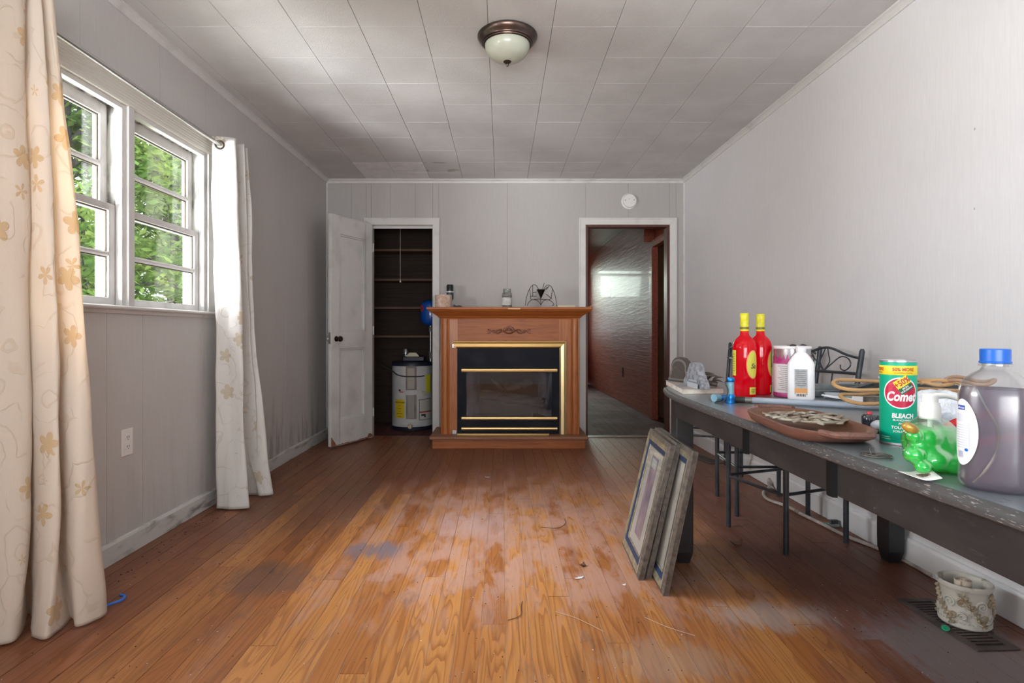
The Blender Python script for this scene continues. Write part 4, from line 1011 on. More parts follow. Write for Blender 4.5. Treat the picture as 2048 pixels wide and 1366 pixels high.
obj('brass_frame_side', MB().add(v, [(i, (i+1) % n_, n_+(i+1) % n_, n_+i) for i in range(n_)]+[tuple(range(n_)), tuple(range(2*n_-1, n_-1, -1))]), mat('pale brass', (.66, .52, .27), .34, .85), t)
obj('corner_clip', MB().box(W5(904.5), W5(912.5), byf-.014, byf-.001, Z5(695.5), Z5(688)), m_galv, t, bevel=.001)
obj('corner_clip', MB().box(W5(905), W5(913), byf-.014, byf-.001, .110, .145), m_galv, t, bevel=.001)
o = obj('brass_strip', MB().prism([(4.90, .109), (4.925, .109), (4.925, .118), (4.915, .124), (4.90, .122)], 'X', (914-1004)/1130*4.91, (1098-1004)/1130*4.91), m_brass, origin=(.0, 4.91, .109)); tag(o, 'loose brass trim strip lying on the hearth slab below the insert', 'strip')
o = obj('paint_chip', MB().prism([(.052, 1.1995), (.155, 1.1985), (.157, 1.2075), (.05, 1.209)], 'Y', 4.829, 4.8315), mat('pale splinter', (.62, .42, .24), .7), t)

# ---- things on the mantel (z 1.2185)
MZ = 1.2187
def Xm(px, Y): return (px-1004)/1130*Y
m_cer = mat('speckled pink ceramic', (.62, .50, .44), .75, col2=(.50, .33, .23), scale=40, bump=.8, bscale=90)
Y = 4.98; xx = Xm(887, Y)
t = thing('candle_holder', 'speckled pinkish ceramic candle holder on the left end of the mantel', 'candle holder', (xx, Y, MZ))
obj('cup', MB().lathe([(.0001, .001), (.070, .001), (.074, .006), (.0745, .104), (.072, .112), (.066, .112), (.064, .02), (.0001, .018)], (xx, Y, MZ), 40), m_cer, t, smooth=True)
Y = 5.16; xx = Xm(900, Y)
t = thing('spray_can', 'spray can with a black cap and white body behind the ceramic candle holder', 'can', (xx, Y, MZ))
obj('body', MB().lathe([(.0001, 0), (.030, .0), (.032, .004), (.032, .150), (.028, .160), (.0001, .160)], (xx, Y, MZ), 28), mat('white can', (.68, .70, .72), .3, .2, col2=(.25, .28, .30), scale=30, lo=.55, hi=.6), t, smooth=True)
obj('cap', MB().lathe([(.0001, .158), (.031, .158), (.031, .205), (.027, .218), (.0001, .219)], (xx, Y, MZ), 28), mat('black plastic', (.012, .012, .014), .3), t, smooth=True)
obj('label_band', MB().lathe([(.0326, .085), (.0328, .086), (.0328, .145), (.0326, .146)], (xx, Y, MZ), 28), mat('dark label', (.03, .05, .06), .4), t, smooth=True)
t = obj('black_debris', MB().prism([(-.43, MZ), (-.35, MZ), (-.355, MZ+.016), (-.38, MZ+.022), (-.40, MZ+.018), (-.425, MZ+.028)], 'Y', 4.98, 5.02), m_blk, origin=(-.39, 5.0, MZ), bevel=.003); tag(t, 'small black plastic piece lying right of the spray can', 'debris')
Y = 4.97; xx = Xm(1014, Y)
t = thing('glass_jar', 'empty glass jar with a threaded neck at the middle of the mantel', 'jar', (xx, Y, MZ))
def gglass(name, tint=(.93, .95, .94), rough=.14):
    m, nt, b, out = newmat(name); n = N(nt)
    g = nt.nodes.new('ShaderNodeBsdfGlossy'); g.inputs['Roughness'].default_value = rough
    tr = nt.nodes.new('ShaderNodeBsdfTransparent'); tr.inputs[0].default_value = (*tint, 1)
    lw = nt.nodes.new('ShaderNodeLayerWeight'); lw.inputs[0].default_value = .35
    mx = nt.nodes.new('ShaderNodeMixShader'); nt.links.new(lw.outputs['Facing'], mx.inputs[0])
    mx0 = n.m('ADD', n.m('MULTIPLY', lw.outputs['Facing'], .75), .04); nt.links.new(mx0, mx.inputs[0])
    nt.links.new(tr.outputs[0], mx.inputs[1]); nt.links.new(g.outputs[0], mx.inputs[2]); nt.links.new(mx.outputs[0], out.inputs[0]); return m
m_gl = gglass('jar glass', (.86, .88, .87))
obj('jar_body', MB().lathe([(.0001, .002), (.040, .002), (.044, .008), (.044, .118), (.040, .130), (.034, .137), (.034, .143), (.0365, .145), (.0365, .151), (.034, .153), (.036, .156), (.036, .163), (.033, .166), (.030, .166), (.031, .140), (.040, .118), (.040, .01), (.0001, .008)], (xx, Y, MZ), 36), m_gl, t, smooth=True)
obj('label', MB().lathe([(.0446, .020), (.0448, .021), (.0448, .085), (.0446, .086)], (xx, Y, MZ), 36), mat('foggy residue', (.60, .62, .58), .6, col2=(.42, .42, .38), scale=25), t, smooth=True)
obj('dark_band', MB().lathe([(.0447, .098), (.0450, .099), (.0450, .112), (.0447, .113)], (xx, Y, MZ), 36), m_tape, t, smooth=True)
# wire butterfly stand
Y = 5.02; m_wire = mat('black wire', (.01, .01, .01), .45, .4)
t = thing('wire_stand', 'black wire candle stand with two arched wings and a small dark cone', 'candle stand', (Xm(1081, Y), Y, MZ))
def wz(py): return 1-(py-665)/1130*Y
def WP(px, py, dy=0): return (Xm(px, Y), Y+dy, max(wz(py), MZ+.003))
wires = []
for arc in ([(1050.5, 611), (1053, 595), (1059, 578), (1067, 569.5), (1074, 573), (1079, 585), (1081, 597)], [(1081, 597), (1086, 582), (1093, 571), (1101, 572), (1108, 584), (1112, 600), (1112.5, 611)],
            [(1059, 577), (1061, 590), (1062, 598.5), (1071, 598.5), (1081, 598), (1092, 599), (1101, 598), (1104, 585), (1105, 577)],
            [(1054, 611), (1060, 602), (1068, 599), (1077, 603), (1081, 609)], [(1082, 609), (1087, 602), (1094, 599.5), (1102, 602), (1108, 609), (1104, 611)],
            [(1065.5, 571), (1065.5, 592)], [(1061, 593), (1073, 592)], [(1066, 585), (1074, 584)], [(1085, 580), (1088.5, 566)], [(1092, 588), (1104, 598)],
            [(1090, 578), (1096, 574), (1098, 572), (1092, 580)], [(1081.5, 590), (1081.5, 611)]):
    pts = [WP(*p) for p in arc]; pts = catmull(pts, 4) if len(pts) > 2 else pts
    obj('wire', MB().tube(pts, .0026, 6), m_wire, t, smooth=True)
cn = MB().lathe([(.0001, -.075), (.006, -.07), (.03, -.015), (.040, 0), (.036, .002), (.0001, -.004)], (Xm(1081.5, Y), Y-.03, wz(580)), 16); obj('cone_cup', cn, m_wire, t, smooth=True)
t = thing('paperback', 'thin cream paperback lying flat at the right end of the mantel', 'book', (.58, 5.05, MZ))
obj('pages', MB().box(.49, .645, 4.98, 5.12, MZ+.001, MZ+.022), mat('book pages', (.62, .56, .44), .8), t, bevel=.001)
obj('cover', MB().box(.487, .648, 4.978, 5.122, MZ, MZ+.001).box(.487, .648, 4.978, 5.122, MZ+.022, MZ+.0235).box(.646, .648, 4.978, 5.122, MZ+.001, MZ+.022), mat('buff cover', (.50, .44, .33), .6), t)
pp = [(.30, 4.87), (.80, 4.86)]
v = []; 
for i in range(13):
    u_ = i/12; x_ = .36+.435*u_; z_ = MZ+.0008+(.028*max(0, (u_-.9)/.1)**1.5)
    v += [(x_, 4.845, z_), (x_, 4.93, z_)]
o = obj('paper_sheet', MB().add(v, [(2*i, 2*i+1, 2*i+3, 2*i+2) for i in range(12)]), mat('curling paper', (.62, .50, .38), .8), origin=(.58, 4.89, MZ), clean=False); o.modifiers.new('s', 'SOLIDIFY').thickness = .0012; o.modifiers['s'].offset = 1
tag(o, 'curling sheet of brownish paper along the front right edge of the mantel', 'paper')
# ================================================================== long table along the right wall
def table_mat(name, c1, c2, rough, scr=.5):
    m, nt, b, _ = newmat(name); n = N(nt); P = n.pos()
    d1 = n.noise(n.scale(P, 3, 1, 3), 4, 6, .65); d2 = n.noise(n.scale(P, 40, 6, 40), 1, 4, .7); d3 = n.noise(P, 55, 5, .7)
    c = n.mix(n.ss(d1, .38, .7), c1, c2)
    c = n.mix(n.m('MULTIPLY', n.ss(d2, .6, .78), scr), c, (.20, .18, .17))
    c = n.mix(n.m('MULTIPLY', n.ss(d3, .63, .74), scr), c, (.30, .28, .26))
    setb(b, n, col=c, rough=n.m('ADD', rough, n.m('MULTIPLY', d1, .2)), coat=.5, crough=.3, normal=n.bump(d2, .15, .001)); return m
m_ttop_sheen = table_mat('worn black table top', (.115, .14, .155), (.18, .21, .22), .20, .3)  # black paint lightened to blue-grey: window sheen put into the colour
m_tside = table_mat('scratched black table side', (.014, .012, .013), (.030, .026, .026), .5, .4); m_tside.node_tree.nodes['Principled BSDF'].inputs['Coat Weight'].default_value = .05
m_tleg = table_mat('black table leg', (.012, .012, .014), (.02, .02, .023), .35, .2)
m_chip = mat('chipped table edge', (.06, .058, .06), .5, col2=(.30, .28, .26), scale=200, lo=.605, hi=.68, stretch=(1, .3, 2.5))
TZ = .75
OUT = [(.735, .15), (.722, .5), (.714, .77), (.702, 1.02), (.690, 1.5), (.684, 1.95), (.688, 2.25), (.702, 2.42), (.735, 2.58), (.800, 2.715), (.92, 2.82), (1.10, 2.87), (1.38, 2.86), (1.52, 2.78), (1.60, 2.67), (1.65, 2.58), (1.735, 2.53), (1.757, 2.44), (1.782, .15)]
t = thing('table', 'long black painted dining table with scratched paint pushed against the right wall', 'table', (1.24, 1.5, 0))
def inset(poly, d):
    n_ = len(poly); o = []
    for i in range(n_):
        a, b_, c = V3((*poly[i-1], 0)), V3((*poly[i], 0)), V3((*poly[(i+1) % n_], 0))
        e1 = (b_-a).normalized(); e2 = (c-b_).normalized(); n1 = Vector((-e1.y, e1.x, 0)); n2 = Vector((-e2.y, e2.x, 0)); nn = (n1+n2).normalized()
        o.append(((b_+nn*d/max(.4, nn.dot(n1)))[0], (b_+nn*d/max(.4, nn.dot(n1)))[1]))
    return o
area2 = sum(OUT[i][0]*OUT[(i+1) % len(OUT)][1]-OUT[(i+1) % len(OUT)][0]*OUT[i][1] for i in range(len(OUT)))
sg = 1 if area2 > 0 else -1
prof = [(.010, .722), (.002, .727), (0, .735), (.002, .743), (.007, .748), (.014, .750)]
v = []; n_ = len(OUT)
for d_, z in prof: v += [(x, y, z) for x, y in inset(OUT, sg*d_)]
f = [(k*n_+i, k*n_+(i+1) % n_, (k+1)*n_+(i+1) % n_, (k+1)*n_+i) for k in range(len(prof)-1) for i in range(n_)]
f += [tuple(range(n_))]
obj('tabletop_edge', MB().add(v, f), m_chip, t, smooth=True)
iv = inset(OUT, sg*.0135)
obj('tabletop', MB().prism(iv, 'Z', .740, .7503), m_ttop_sheen, t)
aw = .022
obj('apron', MB().box(.750, .772, .30, 2.44, .634, .7225), m_tside, t, bevel=.002)
obj('apron', MB().box(1.700, 1.722, .30, 2.44, .634, .7225), m_tside, t, bevel=.002)
obj('apron', MB().box(.826, 1.67, 2.46, 2.482, .634, .7225), m_tside, t, bevel=.002); obj('apron', MB().box(.826, 1.67, .32, .342, .634, .7225), m_tside, t, bevel=.002)
for x0, x1, y0, y1 in ((.752, .826, 2.436, 2.516), (1.668, 1.738, 2.436, 2.516), (.752, .826, .28, .36), (1.668, 1.738, .28, .36)):
    q = MB(); rings = [(0, .012), (.05, .001), (.10, 0), (.722, 0)]
    vv = []; 
    for z, d_ in rings: vv += [(x0+d_, y0+d_, z), (x1-d_, y0+d_, z), (x1-d_, y1-d_, z), (x0+d_, y1-d_, z)]
    ff = [(k*4+i, k*4+(i+1) % 4, (k+1)*4+(i+1) % 4, (k+1)*4+i) for k in range(3) for i in range(4)]+[(3, 2, 1, 0), (12, 13, 14, 15)]
    obj('leg', q.add(vv, ff), m_tleg, t, bevel=.003)
m_cleat = mat('matt black cleat', (.006, .006, .007), .7, spec=.2)
for yb in (1.73, 1.28):
    obj('cleat', MB().prism([(.7505, yb-.017), (.742, yb-.013), (.739, yb), (.742, yb+.013), (.7505, yb+.017)], 'Z', .630, .722), m_cleat, t, smooth=True)

# ================================================================== metal bistro chairs
m_chair = mat('dark blue-grey enamelled steel', (.045, .055, .07), .28, .5, col2=(.075, .085, .10), scale=12, coat=.3)
m_cush = mat('black vinyl seat', (.02, .02, .022), .45, bump=.2, bscale=60)
def chair(legs, tops, label, base):
    fl_, fr_, rr_, rl_ = legs; tr_, tl_ = tops; R_ = .0125
    t = thing('metal_chair', label, 'chair', base, 'dark metal chairs by the right wall')
    zs = .44
    for p in (fl_, fr_): obj('leg', MB().tube([(p[0], p[1], 0), (p[0], p[1], zs)], R_, 12), m_chair, t, smooth=True)
    for p, q in ((rr_, tr_), (rl_, tl_)):
        m1 = (p[0], p[1], zs)
        pts = [(p[0], p[1], 0), (p[0], p[1], zs*.6), (p[0]+(q[0]-p[0])*.05, p[1]+(q[1]-p[1])*.05, zs), (q[0], q[1], q[2]-.012), (q[0]+.001, q[1], q[2])]
        obj('rear_leg', MB().tube(pts, [R_]*4+[R_*.55], 12), m_chair, t, smooth=True)
    c = [V3((*p, 0)) for p in (fl_, fr_, rr_, rl_)]
    for i in range(4):
        a, b_ = c[i], c[(i+1) % 4]; z = (.262, .268, .274, .268)[i]
        obj('stretcher', MB().tube([(a.x, a.y, z), (b_.x, b_.y, z)], .0075, 10), m_chair, t, smooth=True)
        obj('seat_rail', MB().tube([(a.x, a.y, zs-.012), (b_.x, b_.y, zs-.012)], .009, 10), m_chair, t, smooth=True)
    cc = sum(c, Vector())/4
    pts = [cc+(p-cc)*.9 for p in c]; k = []
    for i in range(4):
        for j in range(6): 
            a, b_ = pts[i], pts[(i+1) % 4]; e = a.lerp(b_, j/6); k.append(cc+(e-cc)*(1+.10*math.sin(PI*j/6))*(1.0))
    v = []; prof = [(.9, zs-.008), (1.0, zs), (1.03, zs+.014), (.98, zs+.026), (.8, zs+.032), (.3, zs+.034)]; n_ = len(k)
    for s_, z in prof: v += [tuple((cc+(p-cc)*s_)+Vector((0, 0, z))) for p in k]
    f = [(r*n_+i, r*n_+(i+1) % n_, (r+1)*n_+(i+1) % n_, (r+1)*n_+i) for r in range(len(prof)-1) for i in range(n_)]+[tuple(range(n_-1, -1, -1)), tuple((len(prof)-1)*n_+i for i in range(n_))]
    obj('seat', MB().add(v, f), m_cush, t, smooth='all')
    # back: arched rail, level rail, scrolls. s runs from the right post (0) to the left post (1)
    ra, la = V3((rr_[0], rr_[1], zs)), V3((rl_[0], rl_[1], zs)); rt, lt = V3(tr_), V3(tl_)
    def B(s_, z):
        h = (z-zs)/(rt.z-zs); a = ra.lerp(rt, h); b_ = la.lerp(lt, h); p = a.lerp(b_, s_); return (p.x, p.y, z)
    zt = rt.z
    obj('top_rail', MB().tube(catmull([B(0.02, zt-.045), B(.2, zt-.030), B(.38, zt-.006), B(.5, zt+.002), B(.62, zt-.006), B(.8, zt-.030), B(.98, zt-.045)], 5), .0065, 8), m_chair, t, smooth=True)
    obj('cross_rail', MB().tube([B(.02, zt-.118), B(.98, zt-.118)], .0075, 8), m_chair, t, smooth=True)
    obj('cross_rail', MB().tube([B(.02, zt-.30), B(.98, zt-.30)], .0065, 8), m_chair, t, smooth=True)
    for m_ in (1, -1):
        S = lambda s_: .5+m_*(s_-.5)
        obj('scroll', MB().tube(catmull([B(S(.50), zt-.115), B(S(.40), zt-.08), B(S(.28), zt-.042), B(S(.17), zt-.048), B(S(.12), zt-.078), B(S(.18), zt-.106), B(S(.25), zt-.100), B(S(.265), zt-.080)], 5), .0032, 6), m_chair, t, smooth=True)
        obj('scroll', MB().tube(catmull([B(S(.50), zt-.115), B(S(.43), zt-.07), B(S(.46), zt-.03), B(S(.48), zt-.004)], 5), .0030, 6), m_chair, t, smooth=True)
        obj('spindle', MB().tube([B(S(.36), zt-.118), B(S(.36), zt-.30)], .0035, 6), m_chair, t, smooth=True)
    return t
chair([(1.166, 2.91), (1.279, 2.545), (1.638, 2.69), (1.522, 3.035)], [(1.705, 2.675, .922), (1.585, 3.05, .922)],
      'dark metal chair with scrolled back, nearest of three, its front legs under the table', (1.40, 2.80, 0))
chair([(1.315, 3.452), (1.278, 3.075), (1.665, 3.075), (1.690, 3.450)], [(1.722, 3.060, .925), (1.738, 3.430, .925)],
      'middle dark metal chair, just beyond the far end of the table', (1.48, 3.26, 0))
chair([(1.345, 4.40), (1.300, 4.04), (1.660, 3.92), (1.685, 4.26)], [(1.712, 3.93, .925), (1.723, 4.27, .925)],
      'farthest dark metal chair, closest to the hall doorway', (1.50, 4.15, 0))

# ================================================================== things on the table
TZ = .7505
# flat pale book with carvings on it
t = thing('book', 'thick flat pale book at the far left corner of the table under the carvings', 'book', (.84, 2.48, TZ))
bp = [(.727, 2.275), (.905, 2.300), (.955, 2.715), (.779, 2.690)]
obj('cover', MB().prism(bp, 'Z', TZ, TZ+.002).prism(bp, 'Z', TZ+.020, TZ+.0225), mat('tan book cover', (.44, .36, .30), .6, col2=(.25, .27, .32), scale=10), t)
bq = [(.730, 2.279), (.902, 2.303), (.950, 2.711), (.781, 2.687)]
obj('page_block', MB().prism(bq, 'Z', TZ+.002, TZ+.020), mat('pale page edges', (.74, .70, .60), .8, col2=(.55, .48, .42), scale=12), t)
BZ = TZ+.0226
m_stone = mat('weathered grey plaster', (.30, .32, .35), .7, col2=(.15, .16, .18), scale=60, bump=.9, bscale=140)
m_dkcarv = mat('dark carved resin', (.075, .062, .052), .5, col2=(.17, .15, .13), scale=30, bump=.5, bscale=80, lo=.5, hi=.75)
def arch_pts(w_, h, pts): return [(a*w_, b_*h) for a, b_ in pts]
sh = [(-.5, 0), (.5, 0), (.49, .10), (.43, .28), (.36, .38), (.33, .50), (.27, .58), (.24, .76), (.16, .92), (.06, .99), (-.06, .99), (-.16, .92), (-.24, .76), (-.27, .60), (-.36, .52), (-.37, .38), (-.46, .26)]
def plaque(name, label, c, yaw, w_, h, th, m, shp, mould=None, lean=.0):
    t = thing(name, label, 'ornament', c)
    u = Vector((math.cos(yaw), math.sin(yaw), 0)); n_ = Vector((math.sin(yaw), -math.cos(yaw), 0)); up = Vector((0, 0, 1))-n_*lean
    def pr(sc_, n0, n1, m_, nm, dz=0):
        P = [(a*w_*sc_, (b_-.45)*h*sc_+.45*h+dz) for a, b_ in shp]
        v = [tuple(V3(c)+u*a+up*max(b_, .0)+n_*n0) for a, b_ in P]+[tuple(V3(c)+u*a+up*max(b_, .0)+n_*n1) for a, b_ in P]; k = len(P)
        return obj(nm, MB().add(v, [tuple(range(k)), tuple(range(2*k-1, k-1, -1))]+[(i, (i+1) % k, k+(i+1) % k, k+i) for i in range(k)]), m_, t, bevel=.0015)
    pr(1, 0, -th, m, 'body')
    if mould:
        pr(.86, .0, .005, mould[0], 'moulding'); pr(.70, .005, .0065, mould[1], 'recess')
    return t, u, n_, up
# grey arched bookend facing the windows (long side runs along the room)
t, u, n_, up = plaque('bookend', 'grey arched bookend standing on the pale book', (.790, 2.345, BZ), -PI/2+.08, .195, .104, .032, m_stone, sh)
obj('slot', MB().box(.786, .790, 2.29, 2.38, BZ+.026, BZ+.031).box(.7835, .786, 2.27, 2.39, BZ, BZ+.02), mat('grey plaster light', (.40, .42, .46), .7), t)
sc2 = [(-.5, 0), (.5, 0), (.50, .10), (.42, .24), (.40, .40), (.36, .46), (.37, .66), (.30, .84), (.18, .96), (0, 1.0), (-.18, .96), (-.30, .84), (-.37, .66), (-.36, .46), (-.40, .40), (-.42, .24), (-.50, .10)]
plaque('wall_bracket', 'dark moulded arched bracket standing behind the grey bookend', (.812, 2.585, BZ), -PI/2+.35, .17, .115, .02, m_dkcarv, sc2, (mat('silvered moulding', (.20, .19, .18), .4, .3), m_dkcarv))
t = thing('leaf_carving', 'dark carved leafy ornament lying on the book right of the grey bookend', 'ornament', (.855, 2.38, BZ))
def leaf3(c, L, W_, yaw, pitch, m, par, th=.006, nm='leaf'):
    """an acanthus-like leaf: ridged pointed blade"""
    n1 = 8; v = []; 
    for i in range(n1+1):
        s_ = i/n1; wd = W_*math.sin(PI*min(1, s_*.9+.08))**.8*(1+.12*math.sin(s_*18)); zc = .25*L*math.sin(PI*s_)
        for k, (a, b_) in enumerate(((-1, 0), (-.5, .25), (0, .55), (.5, .25), (1, 0), (0, -.3))):
            v.append(Vector((s_*L, a*wd, zc+b_*wd*.8)))
    R = Matrix.Rotation(yaw, 3, 'Z') @ Matrix.Rotation(-pitch, 3, 'Y')
    v = [tuple(R @ p+V3(c)) for p in v]; f = [(i*6+k, i*6+(k+1) % 6, (i+1)*6+(k+1) % 6, (i+1)*6+k) for i in range(n1) for k in range(6)]+[(5, 4, 3, 2, 1, 0), tuple(n1*6+k for k in range(6))]
    q = MB().add(v, f); q.v = [(x, y, max(z, BZ+.0003)) for x, y, z in q.v] if par is t else q.v
    return obj(nm, q, m, par, smooth='all')
for (px_o, py_o, L, W_, yaw, pit) in ((.822, 2.44, .085, .018, -1.2, 1.0), (.818, 2.36, .075, .016, -.9, .75), (.838, 2.34, .080, .018, -1.0, .45), (.845, 2.40, .07, .018, -.5, .65), (.862, 2.33, .06, .014, -.3, .5), (.85, 2.37, .065, .018, .3, .5), (.83, 2.47, .06, .015, .4, .7), (.868, 2.345, .05, .012, -.1, .15)):
    leaf3((px_o, py_o, BZ+.012), L, W_, yaw, pit, m_dkcarv, t)
obj('stem', MB().tube(catmull([(.818, 2.46, BZ+.012), (.83, 2.40, BZ+.03), (.85, 2.35, BZ+.02), (.89, 2.335, BZ+.012)], 4), .011, 8), m_dkcarv, t, smooth=True)

# blue flashlight standing, with a black strap; second one lying behind it
m_blu = mat('blue anodised metal', (.015, .18, .52), .28, .7); m_kn = mat('knurled pale blue', (.22, .42, .52), .35, .6, bump=1, bscale=500)
fxc, fyc = .806, 1.992
t = thing('flashlight', 'small blue flashlight standing on end in front of the red bottles', 'flashlight', (fxc, fyc, TZ))
obj('head', MB().lathe([(.0001, 0), (.0145, 0), (.0150, .004), (.0140, .010), (.0150, .014), (.0150, .028), (.0125, .033), (.0001, .033)], (fxc, fyc, TZ), 28), m_blu, t, smooth=True)
obj('grip', MB().lathe([(.0118, .032), (.0118, .076)], (fxc, fyc, TZ), 28), m_kn, t, smooth=True)
obj('tail_cap', MB().lathe([(.0125, .075), (.0135, .078), (.0135, .088), (.012, .091), (.0001, .091)], (fxc, fyc, TZ), 28), m_blu, t, smooth=True)
obj('strap', MB().tube(catmull([(fxc-.013, fyc, TZ+.085), (fxc-.020, fyc-.004, TZ+.072), (fxc-.014, fyc-.012, TZ+.045), (fxc-.022, fyc-.015, TZ+.020), (fxc-.040, fyc-.02, TZ+.005), (fxc-.060, fyc-.01, TZ+.0022)], 5), .0022, 6), m_blk, t, smooth=True)
t = thing('flashlight', 'second blue flashlight lying on its side behind the standing one', 'flashlight', (.80, 2.05, TZ+.012))
obj('barrel', MB().tube([(.775, 2.035, TZ+.012), (.845, 2.072, TZ+.012)], .0115, 16), m_blu, t, smooth=True)
obj('head', MB().tube([(.760, 2.027, TZ+.0145), (.782, 2.0388, TZ+.0145)], .0142, 16), m_kn, t, smooth=True)

# two red bottles
m_redl = mat_liquid('red cordial in glass', (.90, .004, .022), .18, .06)
m_pink = mat_liquid('empty tinted glass shoulder', (.80, .22, .30), .35, .08)
m_ycap = mat('yellow foil cap', (.72, .66, .02), .35, col2=(.52, .50, .02), scale=60)
m_ylab = mat('yellow green label', (.62, .58, .08), .5); m_rlab = mat('red label border', (.78, .26, .16), .5); m_ink = mat('label ink', (.10, .07, .04), .6)
def redbottle(c, label, dec):
    t = thing('bottle', label, 'bottle', (c[0], c[1], TZ), 'red drink bottles'); R_ = .0422
    obj('glass_body', MB().lathe([(.0001, .004), (.030, .0), (.040, .002), (R_, .008), (R_, .190), (.0412, .202), (.0378, .214), (.0318, .224), (.0240, .232), (.0180, .238), (.0158, .246), (.0152, .262), (.0001, .262)], (c[0], c[1], TZ), 40), m_redl, t, smooth=True)
    obj('cap', MB().lathe([(.0160, .255), (.0165, .257), (.0165, .2645), (.0155, .266), (.0155, .296), (.0162, .298), (.0160, .322), (.0145, .3245), (.0001, .3245)], (c[0], c[1], TZ), 28), m_ycap, t, smooth=True)
    obj('cap_band', MB().lathe([(.0167, .262), (.0169, .263), (.0169, .270), (.0167, .271)], (c[0], c[1], TZ), 28), mat('dark cap print', (.16, .13, .02), .4), t, smooth=True)
    a = math.atan2(-c[1], -c[0])
    for kind, phi in dec:
        cm = lambda r, z, ph_=phi, **k: (lambda v: cyl_map(v, c, r, a, ph_, TZ+z, **k))
        if kind == 'oval':
            def lens(v): return v
            L0 = decal('front_label', disc2(.028, .055), cm(R_+.0006, .127), m_rlab, t)
            decal('label_face', disc2(.025, .051), cm(R_+.0010, .127), m_ylab, L0)
            decal('lettering', text_geo('Sa', .026, .0006, .3), cm(R_+.0014, .120), m_ink, L0)
            L1 = decal('small_label', rect2(.030, .028), cm(R_+.0006, .026), m_ylab, t)
            decal('print_line', rect2(.018, .002), cm(R_+.001, .031), m_ink, L1); decal('print_line', rect2(.018, .002), cm(R_+.001, .025), m_ink, L1)
            decal('print_line', rect2(.012, .002), cm(R_+.001, .019), m_ink, L1)
        else:
            L0 = decal('back_label', rect2(.040, .098), cm(R_+.0006, .132), m_ylab, t)
            for i in range(8): decal('print_line', rect2(.030, .0016), cm(R_+.001, .165-.009*i), m_ink, L0)
    return t
redbottle((.944, 2.200), 'bottle of bright red drink with a yellow cap, the left and nearer one', (('oval', .80), ('rect', -1.25)))
redbottle((1.045, 2.285), 'bottle of bright red drink with a yellow cap, the right one standing behind', (('oval', 1.30),))

# tall metal canister with magenta flowers
m_silv = mat('brushed silver tin', (.50, .47, .50), .28, .75); m_wht = mat('white print ground', (.74, .73, .74), .45); m_mag = mat('magenta print', (.38, .02, .12), .45, col2=(.52, .09, .30), scale=40)
c = (1.132, 2.205)
t = thing('canister', 'silver, white and magenta metal canister behind the white plastic bottle', 'canister', (c[0], c[1], TZ)); R_ = .0655; a = math.atan2(-c[1], -c[0])
obj('tin_body', MB().lathe([(.0001, .001), (R_-.002, .001), (R_, .004), (R_, .190), (.0001, .190)], (c[0], c[1], TZ), 48), m_silv, t, smooth=True)
obj('lid', MB().lathe([(R_+.0005, .186), (R_+.003, .187), (R_+.003, .195), (R_, .197), (R_-.004, .194), (.0001, .192)], (c[0], c[1], TZ), 48), mat('white lid rim', (.78, .77, .78), .35), t, smooth=True)
obj('lid_tab', MB().ball((c[0]-.012, c[1]-.03, TZ+.199), .014, .008, .006, 10), m_blk, t, smooth=True)
obj('label', MB().lathe([(R_+.0006, .018), (R_+.0009, .019), (R_+.0009, .128), (R_+.0006, .129)], (c[0], c[1], TZ), 48), m_wht, t, smooth=True)
obj('bottom_band', MB().lathe([(R_+.0006, .003), (R_+.0009, .004), (R_+.0009, .0175), (R_+.0006, .018)], (c[0], c[1], TZ), 48), m_mag, t, smooth=True)
mb = MB(); na = 96; lo = []; hi = []
for i in range(na):
    b_ = 2*PI*i/na; h = .143+.018*abs(math.sin(i*.9))+.006*math.sin(i*2.3)
    lo.append((c[0]+(R_+.0009)*math.cos(b_), c[1]+(R_+.0009)*math.sin(b_), TZ+.1285)); hi.append((c[0]+(R_+.0009)*math.cos(b_), c[1]+(R_+.0009)*math.sin(b_), TZ+h))
obj('flower_band', mb.add(lo+hi, [(i, (i+1) % na, na+(i+1) % na, na+i) for i in range(na)]), m_mag, t, clean=False)
for i in range(13):
    decal('print_line', rect2(.062-.012*(i % 3), .0018), lambda v: cyl_map(v, c, R_+.0014, a, -.35+.05*(i % 2), TZ+.120-.0075*i), m_tape, t)

# white plastic bottle (rounded rectangular), facing the camera
m_wpl = mat('white plastic bottle', (.80, .81, .83), .38, col2=(.72, .73, .76), scale=10)
c = V3((1.107, 2.092, TZ)); th_ = -.487; u = Vector((math.cos(th_), math.sin(th_), 0)); nn = Vector((math.sin(th_), -math.cos(th_), 0))
def rrings(rings, c, u, nn, k=36, e=4.):
    v = []
    for a_, b_, z in rings:
        for i in range(k):
            q = 2*PI*i/k; cs, sn = math.cos(q), math.sin(q); ee = e if a_ != b_ else 2
            x = a_*math.copysign(abs(cs)**(2/ee), cs); y = b_*math.copysign(abs(sn)**(2/ee), sn); v.append(tuple(V3(c)+u*x+nn*y+Vector((0, 0, z))))
    f = [(r*k+i, r*k+(i+1) % k, (r+1)*k+(i+1) % k, (r+1)*k+i) for r in range(len(rings)-1) for i in range(k)]
    f += [tuple(range(k-1, -1, -1)), tuple((len(rings)-1)*k+i for i in range(k))]
    return MB().add(v, f)
t = thing('plastic_bottle', 'white rectangular plastic bottle with a grey and orange label', 'bottle', tuple(c))
obj('body', rrings([(.040, .020, 0), (.0445, .0245, .004), (.0450, .0250, .012), (.0445, .0248, .134), (.041, .0235, .142), (.030, .0205, .160), (.020, .0175, .172), (.0165, .0165, .175), (.0160, .0160, .180)], c, u, nn), m_wpl, t, smooth=True)
obj('cap', rrings([(.0165, .0165, .178), (.0175, .0175, .181), (.0175, .0175, .193), (.016, .016, .1955)], c, u, nn), m_wpl, t, smooth=True)
